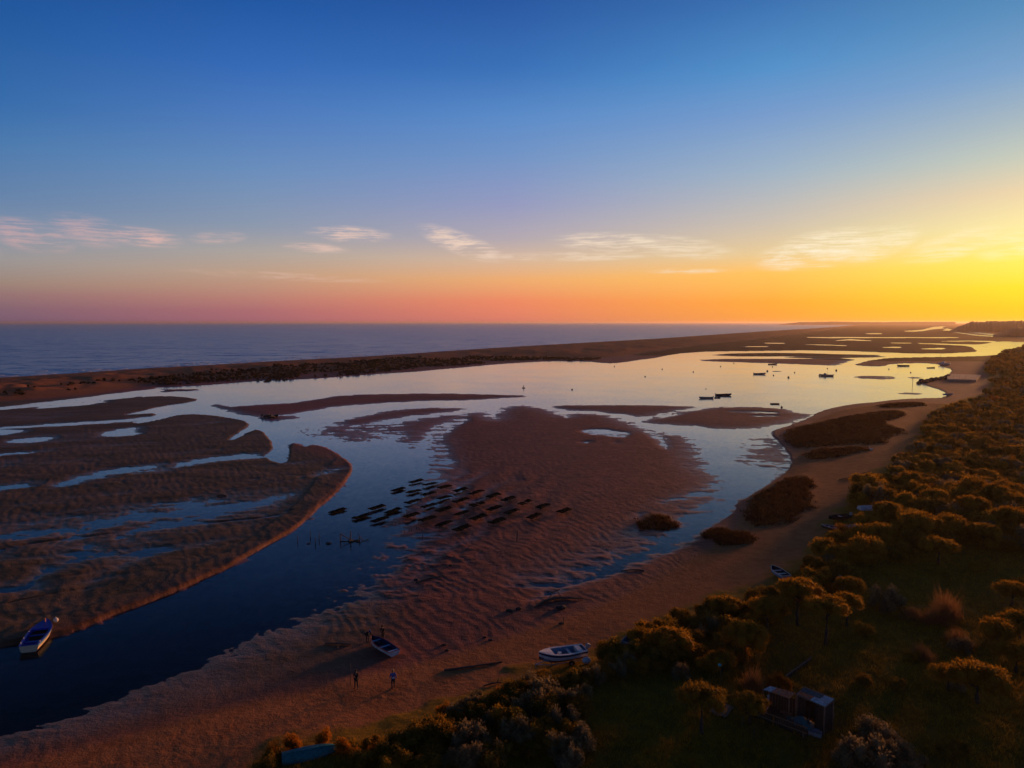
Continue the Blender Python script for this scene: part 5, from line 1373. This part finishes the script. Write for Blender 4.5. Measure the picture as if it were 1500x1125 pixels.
# front fence of the yard: separate boards
FA, FB, FC = px(1086, 1046, zs), px(1182, 1082, zs), px(1222, 1052, zs)
def fence_run(A, B, hgt, label):
    d = B - A; n = int(np.linalg.norm(d) / .16); yaw = math.atan2(d[1], d[0]); root = empty('board_fence', (A[0], A[1], ground_z(*A)))
    for k in range(n):
        q = A + d * (k + .5) / n; hh = hgt * (.78 + .3 * random.random())
        if random.random() < .06: continue
        MB().box((q[0] - A[0], q[1] - A[1], ground_z(*q) - ground_z(*A) + hh / 2 - .06), (.145, .025, hh), ((random.random() - .5) * .07, (random.random() - .5) * .06, yaw)).build('board', PLANK, root)
    for z in (.3, hgt * .7): MB().box(((d / 2)[0], (d / 2)[1], z + ground_z(*(A + d / 2)) - ground_z(*A)), (np.linalg.norm(d), .05, .07), (0, 0, yaw)).build('rail', GREYPL, root)
    tag(root, label, 'fence')
fence_run(FA, FB, 1.05, 'dark ragged board fence along the front of the shack yard')
A2, B2 = px(1204, 1080, zs), px(1222, 1058, zs)
o = MB().tube([(0, 0, .15), (B2[0] - A2[0], B2[1] - A2[1], .75)], .05, 7).build('leaning_pole', GREYPL, None, (A2[0], A2[1], ground_z(*A2))); tag(o, 'grey pole leaning at the front corner of the shack', 'pole')
A2, B2 = px(1150, 1000, zs), px(1188, 972, zs)
fence_run(A2, B2, .55, 'low dark board fence running back behind the shack')

def yard(u, v): q = px(u, v, zs); return Vector((q[0], q[1], ground_z(*q)))
# tyre leaning in the yard
p = yard(1120, 1042)
ty = empty('old_tyre', p, .5); ty.rotation_euler = (rad(68), 0, .35)
mb = MB(); mb.tube([(.32 * math.cos(k * .3927), .32 * math.sin(k * .3927), 0) for k in range(16)], .09, 10, closed=True); ty.location.z += .36; mb.build('tread', BLACKP, ty, smooth=True)
mb = MB(); mb.tube([(.255 * math.cos(k * .3927), .255 * math.sin(k * .3927), .07) for k in range(16)], .035, 8, closed=True); mb.build('white_wall', WHITE, ty, smooth=True)
tag(ty, 'old tyre with white ring leaning in the shack yard', 'tyre')
# tarpaulin heap
p = yard(1170, 1066)
rng = np.random.default_rng(8); mb = MB(); rows = []
for i in range(15):
    r_ = []
    for j in range(13):
        x, y = (i / 14 - .5) * 2.0, (j / 12 - .5) * 1.3
        z = .55 * max(0, 1 - (x / 1.0) ** 2) ** .6 * max(0, 1 - (y / .66) ** 2) ** .6 * (.6 + .4 * math.sin(x * 2 + 1)) + .12 * float(vnoise(np.array(x * 3.1 + 7), np.array(y * 3.3))) + .05 * math.sin(7 * x + 5 * y)
        r_.append((x, y, max(z, 0)))
    rows.append(r_)
mb.grid(rows); o = mb.build('tarpaulin', TEAL, None, (p.x, p.y, p.z + .35), True); o.rotation_euler = (0, 0, -.6); tag(o, 'crumpled teal tarpaulin heaped by the yard fence', 'tarpaulin')
mb = MB(); mb.box((0, 0, .2), (1.5, .9, .42)); o = mb.build('crate_stack', PLANK, None, (p.x, p.y, p.z - .05)); o.rotation_euler = (0, 0, -.6); tag(o, 'dark wooden crate under the teal tarpaulin', 'crate')
def drum(u, v, r, hh, m_, label, name='barrel', tilt=0.0):
    p = yard(u, v); o = MB(); o.tube([(0, 0, 0), (0, 0, .04), (0, 0, .33 * hh), (0, 0, .36 * hh), (0, 0, .39 * hh), (0, 0, .66 * hh), (0, 0, .69 * hh), (0, 0, .72 * hh), (0, 0, hh - .03), (0, 0, hh)], [r * .97, r, r, r * 1.05, r, r, r * 1.05, r, r, r * .97], 14)
    root = o.build(name, m_, None, p, False); root.rotation_euler = (tilt, 0, 0); MB().tube([(r * .55, 0, hh), (r * .55, 0, hh + .04)], .05, 8).build('bung', BLACKP, root); tag(root, label, 'barrel'); return root
drum(1142, 1036, .28, .85, GREENP, 'green barrel under the lean-to edge')
drum(1134, 1039, .26, .7, mat('blue_drum', (.05, .07, .12), .5, .2, 5), 'dull blue barrel beside the green barrel')
drum(1128, 1034, .25, .7, GREY, 'grey barrel standing behind the white-ringed tyre')
for u, v, sx, sy, sz, m_, lab in ((1136, 1050, 1.1, .7, .45, PLANK, 'brown wooden crate in the middle of the yard'), (1152, 1053, .9, .6, .5, GREYPL, 'greyish wooden crate beside the shack doorway'), (1144, 1060, .34, .22, .12, CREAM, 'small cream box lying on the yard crates'), (1153, 1064, .40, .24, .14, CREAM, 'cream box beside the teal tarpaulin'), (1103, 1046, .32, .2, .16, WHITE, 'small white box at the left end of the yard'), (1112, 1048, .38, .2, .14, WHITE, 'white box beside the tyre'), (1194, 1076, .9, .55, .3, GREY, 'pale grey fish box at the front corner of the shack'), (1193, 1069, .7, .5, .25, SKYB, 'pale blue fish box behind the grey one')):
    p = yard(u, v); r_ = empty('box', p, -.55 + .2 * random.random())
    MB().box((0, 0, .02), (sx * .97, sy * .97, .03)).build('bottom', m_, r_)
    for s in (-1, 1):
        MB().box((0, s * (sy / 2 - .012), sz / 2), (sx, .024, sz)).build('side', m_, r_); MB().box((s * (sx / 2 - .012), 0, sz / 2), (.024, sy - .052, sz)).build('end', m_, r_)
    if 'box' not in lab.split()[-1] and sz > .3 or sz < .2: MB().box((0, 0, sz + .012), (sx * 1.02, sy * 1.02, .02)).build('lid', m_, r_)
    tag(r_, lab, 'box')
# plank platform left of the shack
A, B, C, D = [np.array(px(u, v, zs + .1)) for u, v in ((1036, 1046), (1062, 1056), (1075, 1040), (1052, 1030))]
r_ = empty('plank_platform', (A[0], A[1], ground_z(*A)))
for k in range(7):
    f = (k + .5) / 7; a = A + (B - A) * f; d = D + (C - D) * f; m = (a + d) / 2 - A; w = np.linalg.norm(B - A) / 7 * .9
    MB().box((m[0], m[1], .16 + .02 * (k % 3)), (np.linalg.norm(d - a) * (.92 + .1 * random.random()), w, .035), (0, 0, math.atan2((d - a)[1], (d - a)[0]))).build('plank', GREYPL, r_)
for f in (.15, .85):
    a = A + (D - A) * f; b = B + (C - B) * f; m = (a + b) / 2 - A
    MB().box((m[0], m[1], .07), (np.linalg.norm(b - a), .09, .13), (0, 0, math.atan2((b - a)[1], (b - a)[0]))).build('bearer', PLANK, r_)
tag(r_, 'weathered plank platform on the turf beside the round pine', 'platform')
# pole with teal head
p = on_ground(1055, 1005); r_ = empty('marker_pole', p); MB().tube([(0, 0, -.2), (.03, 0, .9), (-.08, 0, 1.75)], [.03, .028, .022], 7).build('pole', GREYPL, r_); MB().ball((-.09, 0, 1.86), .14, 10, 8, sq=(1, 1, .8)).build('head', mat('teal_paint', (.05, .38, .42), .4, .15, 5), r_); tag(r_, 'thin pole topped by a bright teal float', 'pole')
for u, v, hh in ((1087, 1065, .9), (1104, 1080, .8), (1176, 1085, .7)): 
    p = on_ground(u, v); o = MB().tube([(0, 0, -.2), (.02, 0, hh)], .03, 6).build('fence_post', GREYPL, None, p); tag(o, 'thin grey post standing before the yard fence', 'post', 'thin posts before the yard fence')
# ================================================================== people
SKIN = mat('skin', (0.30, 0.17, 0.11), .6, .1, 8)
HAIRD = mat('dark_hair', (0.018, 0.013, 0.010), .7, .3, 20)
HAIRL = mat('fair_hair', (0.36, 0.20, 0.075), .6, .2, 20)
CLB = mat('black_cloth', (0.012, 0.011, 0.012), .9, .3, 10, bump=.3)
CLG = mat('charcoal_cloth', (0.020, 0.020, 0.024), .9, .3, 10, bump=.3)
CLBL = mat('blue_cloth', (0.020, 0.075, 0.30), .8, .25, 8, bump=.3)
CLN = mat('navy_cloth', (0.012, 0.018, 0.040), .9, .25, 8, bump=.3)
CLR = mat('dark_red_cloth', (0.10, 0.018, 0.015), .9, .25, 8)
BOOT = mat('boot_leather', (0.025, 0.018, 0.014), .7, .3, 10)


def skinned(name, pts, edges, radii, root, mtl, parent, levels=1):
    me = bpy.data.meshes.new(name); me.from_pydata([tuple(p) for p in pts], edges, []); me.materials.append(mtl)
    o = link(name, me, parent)
    m = o.modifiers.new('Skin', 'SKIN'); m.use_smooth_shade = True
    sv = me.skin_vertices[0].data
    for i, r in enumerate(radii): sv[i].radius = (r, r) if isinstance(r, (int, float)) else r
    sv[root].use_root = True
    s = o.modifiers.new('Subdivision', 'SUBSURF'); s.levels = levels; s.render_levels = levels
    return o


def person(loc, rz, pose, top, legs, shoes, hair, label, hat=None):
    """pose: joint name -> local point; faces +Y; feet at z = 0"""
    root = empty('person', loc, rz)
    J = dict(pelvis=(0, 0, .93), waist=(0, 0, 1.08), chest=(0, .01, 1.30), neck=(0, .01, 1.47), head0=(0, .03, 1.56), head1=(0, .035, 1.70),
             shl=(-.18, 0, 1.41), ell=(-.26, -.02, 1.13), hal=(-.27, .07, .88), shr=(.18, 0, 1.41), elr=(.26, -.02, 1.13), har=(.27, .07, .88),
             hil=(-.09, 0, .90), knl=(-.11, .03, .50), anl=(-.13, -.01, .09), tol=(-.15, .14, .04), hir=(.09, 0, .90), knr=(.11, .03, .50), anr=(.13, -.01, .09), tor=(.15, .14, .04))
    J.update(pose); J = {k: Vector(v) for k, v in J.items()}
    names = list(J); pts = [J[n] for n in names]; ix = {n: i for i, n in enumerate(names)}
    R = dict(pelvis=(.125, .10), waist=(.115, .085), chest=(.14, .10), neck=.050, head0=(.070, .082), head1=(.078, .092), shl=.062, ell=.045, hal=.032, shr=.062, elr=.045, har=.032, hil=.085, knl=.058, anl=.040, tol=.036, hir=.085, knr=.058, anr=.040, tor=.036)
    rads = [R[n] for n in names]
    E_ = [('pelvis', 'waist'), ('waist', 'chest'), ('chest', 'neck'), ('neck', 'head0'), ('head0', 'head1'), ('chest', 'shl'), ('shl', 'ell'), ('ell', 'hal'), ('chest', 'shr'), ('shr', 'elr'), ('elr', 'har'), ('pelvis', 'hil'), ('hil', 'knl'), ('knl', 'anl'), ('anl', 'tol'), ('pelvis', 'hir'), ('hir', 'knr'), ('knr', 'anr'), ('anr', 'tor')]
    edges = [(ix[a], ix[b]) for a, b in E_]
    for hnd, el, s in (('hal', 'ell', -1), ('har', 'elr', 1)):      # palm, four fingers, thumb
        d = (J[hnd] - J[el]).normalized(); side = Vector((0, 1, 0)) - d * d.y
        side = side.normalized() if side.length > .1 else Vector((1, 0, 0)); n_ = d.cross(side)
        pm = J[hnd] + d * .06; pts.append(pm); rads.append((.030, .018)); ip = len(pts) - 1; edges.append((ix[hnd], ip))
        for k, ln in enumerate((.062, .074, .070, .054)):
            a = pm + side * (.030 - .020 * k) + d * .035; b = a + d * ln * .55 + n_ * .008 * s; c = b + d * ln * .45 + n_ * .022 * s
            for q, pr in ((a, .009), (b, .008), (c, .007)): pts.append(q); rads.append(pr)
            m_ = len(pts); edges += [(ip, m_ - 3), (m_ - 3, m_ - 2), (m_ - 2, m_ - 1)]
        a = J[hnd] + side * .035 + d * .03; b = a + side * .02 + d * .035
        for q, pr in ((a, .011), (b, .009)): pts.append(q); rads.append(pr)
        m_ = len(pts); edges += [(ix[hnd], m_ - 2), (m_ - 2, m_ - 1)]
    body = skinned('body', pts, edges, rads, ix['pelvis'], SKIN, root)
    def sub(name, keys, grow, mtl, rt, trim=None):
        P_ = [J[k] for k in keys]
        if trim:
            for k, (o_, f) in trim.items(): P_[keys.index(k)] = J[o_].lerp(J[k], f)
        es = [(keys.index(a), keys.index(b)) for a, b in E_ if a in keys and b in keys]
        rs = [tuple(q * grow for q in R[k]) if isinstance(R[k], tuple) else R[k] * grow for k in keys]
        return skinned(name, P_, es, rs, keys.index(rt), mtl, root)
    sub('jacket', ['pelvis', 'waist', 'chest', 'neck', 'shl', 'ell', 'hal', 'shr', 'elr', 'har'], 1.24, top, 'chest', {'hal': ('ell', .9), 'har': ('elr', .9), 'neck': ('chest', .55)})
    sub('trousers', ['pelvis', 'hil', 'knl', 'anl', 'hir', 'knr', 'anr'], 1.22, legs, 'pelvis')
    for s in 'lr':
        a, t_ = J['an' + s], J['to' + s]; hl = a + (a - t_) * .35; hl.z = t_.z
        skinned('shoe', [hl + Vector((0, 0, .02)), a.lerp(t_, .45) + Vector((0, 0, .0)), t_ + (t_ - a) * .25], [(0, 1), (1, 2)], [(.046, .05), (.046, .05), (.040, .036)], 1, shoes, root)
    up = (J['head1'] - J['head0']).normalized(); hc = J['head0'].lerp(J['head1'], .62)
    fw = Vector((0, 1, 0)) if abs(up.y) < .7 else Vector((0, .5, -.85))
    mb = MB(); mb.ball(hc + up * .045 - fw * .02, .102, 12, 8, sq=(.92, 1.05, .95)); mb.build('hair' if not hat else 'cap', hair, root, smooth=True)
    if hat: MB().box((hc + fw * .12 + up * .05)[:], (.15, .10, .015), (-.15, 0, 0)).build('cap_peak', hair, root)
    fc = hc + fw * .088
    MB().ball((fc - up * .035 + fw * .012)[:], .016, 6, 4, sq=(.7, 1, 1.3)).build('nose', SKIN, root)
    for s in (-1, 1):
        MB().ball((fc + Vector((s * .032, -.004, 0)) - up * .005)[:], .011, 6, 4).build('eye', DARK, root)
        MB().ball((hc + Vector((s * .086, 0, 0)) - up * .03)[:], .022, 6, 4, sq=(.4, .8, 1.2)).build('ear', SKIN, root)
    MB().box((fc - up * .075)[:], (.045, .014, .010)).build('mouth', CLR, root)
    return tag(root, label, 'person')


def gp(u, v): return on_ground(u, v)


p = gp(522, 1009)
person(p, 2.7, dict(anl=(-.17, -.02, .09), tol=(-.20, .13, .04), knl=(-.14, .02, .50), anr=(.15, .02, .09), tor=(.19, .16, .04), elr=(.25, .05, 1.15), har=(.12, .24, 1.22), ell=(-.24, .06, 1.14), hal=(-.10, .24, 1.20)), CLB, CLG, BOOT, HAIRD, 'person in dark clothes standing with legs apart on the beach, arms folded forward')
p = gp(576, 1009)
q_ = person(p, .25, dict(anl=(-.10, -.16, .11), tol=(-.11, -.03, .04), knl=(-.10, .02, .50), anr=(.10, .16, .09), tor=(.11, .31, .04), knr=(.10, .16, .50), ell=(-.26, .03, 1.14), hal=(-.24, .16, .95), elr=(.27, -.06, 1.13), har=(.26, -.05, .90)), CLBL, CLN, CLR, HAIRL, 'fair-haired person in blue jacket walking up the beach')
mb = MB(); mb.box((0, -.19, 1.23), (.30, .15, .42), taper=.86); bp = mb.build('backpack', CLBL, q_); MB().box((0, -.275, 1.15), (.20, .02, .14)).build('pocket', WHITE, bp)
# the two at the rowing boat
c, a, L = place(577, 958, 544, 938, .45)
bow = Vector((c[0] + math.cos(a) * 1.35, c[1] + math.sin(a) * 1.35, 0)); side_ = Vector((-math.sin(a), math.cos(a), 0))
q = bow - side_ * 1.0 - Vector((math.cos(a), math.sin(a), 0)) * -.1
person((q.x, q.y, ground_z(q.x, q.y)), math.atan2(-(bow - q).x, (bow - q).y), dict(ell=(-.25, .08, 1.16), hal=(-.16, .26, 1.02), elr=(.25, .08, 1.16), har=(.16, .26, 1.02), head0=(0, .06, 1.55), head1=(0, .09, 1.68)), CLB, CLB, BOOT, HAIRD, 'person in black standing beside the bow of the rowing boat')
q = bow + Vector((math.cos(a), math.sin(a), 0)) * 1.15 + side_ * .15
person((q.x, q.y, ground_z(q.x, q.y)), math.atan2(math.cos(a), -math.sin(a)), dict(pelvis=(0, -.22, .80), waist=(0, -.10, .93), chest=(0, .14, 1.06), neck=(0, .28, 1.16), head0=(0, .35, 1.20), head1=(0, .45, 1.29), shl=(-.18, .20, 1.10), shr=(.18, .20, 1.10), ell=(-.22, .30, .84), elr=(.22, .30, .84), hal=(-.17, .46, .66), har=(.17, .46, .66), hil=(-.09, -.2, .78), hir=(.09, -.2, .78), knl=(-.12, .02, .46), knr=(.12, .02, .46), anl=(-.13, -.06, .09), anr=(.13, -.06, .09), tol=(-.15, .09, .04), tor=(.15, .09, .04)), CLB, CLG, BOOT, CLBL, 'person in dark clothes and cap bending over the bow of the rowing boat', hat=True)
# ================================================================== surf, far shore, air
FOAM = mat('foam', (0.62, 0.60, 0.62), .8, .2, .5)
rng = np.random.default_rng(31)
V, Fq = [], []
base = wpoly([(-60, 557.2), (0, 553), (50, 550), (100, 546.8), (150, 543.4), (200, 540), (250, 537.6), (300, 535), (350, 532), (400, 529), (500, 524), (600, 518), (700, 511), (800, 505)], 0)
for off, p_on in ((3.0, .75), (16, .45), (34, .25)):
    for k in range(len(base) - 1):
        a, b = base[k], base[k + 1]; d = b - a; L = np.linalg.norm(d); nrm_ = np.array([-d[1], d[0]]) / L
        if nrm_[1] < 0: nrm_ = -nrm_
        s = 0.0
        while s < L:
            ln = 3 + 9 * rng.random()
            if rng.random() < p_on:
                wd = (.5 + 1.0 * rng.random()) * (1 + off * .01); m = 7
                for q in range(m):
                    f0, f1 = (s + ln * q / m) / L, (s + ln * (q + 1) / m) / L
                    if f1 > 1: break
                    w0, w1 = wd * math.sin(math.pi * q / m), wd * math.sin(math.pi * (q + 1) / m)
                    j = off + 1.5 * float(vnoise(np.array((s + q) / 6 + k * 31), np.array(off)))
                    A, B = a + d * f0 + nrm_ * j, a + d * f1 + nrm_ * j
                    o = len(V)
                    V += [(*(A - nrm_ * w0), .03), (*(B - nrm_ * w1), .03), (*B, .30), (*A, .30), (*(B + nrm_ * w1), .03), (*(A + nrm_ * w0), .03)]; Fq += [(o, o + 1, o + 2, o + 3), (o + 3, o + 2, o + 4, o + 5)]
            s += ln * (1 + rng.random())
tag(link('surf', np_mesh('surf', np.array(V), np.array(Fq), FOAM)), 'small white wavelets breaking along the outer beach', 'surf', kind='stuff')

# wooded ridge and far low coast
WOODS = leaf_mat('far_woods', (0.050, 0.042, 0.020), trans=.1)
def ridge(name, pts, dist, depth, label, bump, seed):
    """pts: (u, v of the top); a real strip of land with tree-like top, depth metres thick"""
    rng = np.random.default_rng(seed); rows = [[] for _ in range(7)]
    us = np.linspace(pts[0][0], pts[-1][0], 500); vs = np.interp(us, [q[0] for q in pts], [q[1] for q in pts])
    for u, v in zip(us, vs):
        tp = min(1.0, max(0.02, (u - us[0]) / 30)) ** .7
        a, b = (u - 750) / FPX, (562.5 - v) / FPX
        d = np.array([a, math.cos(PITCH) + b * math.sin(PITCH), -math.sin(PITCH) + b * math.cos(PITCH)]); t_ = dist / d[1]
        x, y, z = d[0] * t_, dist, CAM_H + d[2] * t_
        z = max(z + bump * .6 * (float(fbm(np.array(u / 3.0 + seed * 9), np.array(seed * 3.0), 4)) - .05), 4.0) * tp
        un = np.array([x, y]) / math.hypot(x, y)
        for k_, (r_, (f, zf)) in enumerate(zip(rows, ((-.5, -.05), (-.40, .35), (-.22, .72), (0, 1.0), (.25, .9), (.6, .6), (1, -.05)))):
            nz = float(fbm(np.array(u / 2.6 + k_ * 7.7), np.array(seed * 3.0 + k_), 3)) * bump * (.45 if 0 < zf < 1 else 0)
            r_.append((x + un[0] * depth * f, y + un[1] * depth * f, z * zf + nz * tp))
    mb = MB(); mb.grid(rows); o = mb.build(name, WOODS, smooth=True); tag(o, label, 'hills', kind='structure')
ridge('hills', [(1392, 474), (1405, 472.5), (1425, 471.2), (1450, 470.2), (1480, 469.8), (1520, 469.4), (1600, 469), (1800, 468.8)], 2600, 500, 'low wooded ridge on the far right shore', 7, 3)
ridge('hills', [(1455, 483), (1475, 480), (1500, 478.5), (1560, 476.5), (1800, 475)], 1700, 300, 'wooded bank in front of the far ridge', 5, 4)
ridge('far_coast', [(1140, 472.4), (1175, 471.8), (1200, 471.4), (1225, 471.0), (1250, 471.6), (1290, 471.8), (1340, 471.4), (1400, 471.5)], 9500, 900, 'thin line of far coast beyond the sea', 5, 5)
q = 9400; d_ = px_dir(1224, 470.6); x_ = q * math.tan(rad(d_[0])); zt = CAM_H + q / math.cos(rad(d_[0])) * math.tan(rad(d_[1]))
lt = empty('lighthouse', (x_, q, 0)); MB().tube([(0, 0, 0), (0, 0, zt - 4)], [4.5, 3.5], 10).build('tower', WHITE, lt); MB().tube([(0, 0, zt - 4), (0, 0, zt)], [3, 2], 10).build('lantern', DARK, lt); tag(lt, 'tiny lighthouse on the far coast line', 'lighthouse')

# hazy evening air
hm = bpy.data.materials.new('haze'); hm.use_nodes = True; t = hm.node_tree; t.nodes.clear()
pv = t.nodes.new('ShaderNodeVolumePrincipled'); pv.inputs['Color'].default_value = (.62, .55, .50, 1); pv.inputs['Density'].default_value = 0.00005; pv.inputs['Anisotropy'].default_value = 0.55
ou = t.nodes.new('ShaderNodeOutputMaterial'); t.links.new(pv.outputs[0], ou.inputs['Volume'])
o = MB().box((0, 0, 21), (62000, 62000, 58)).build('haze', hm); tag(o, 'thin golden evening haze over the whole estuary', 'haze', kind='stuff')
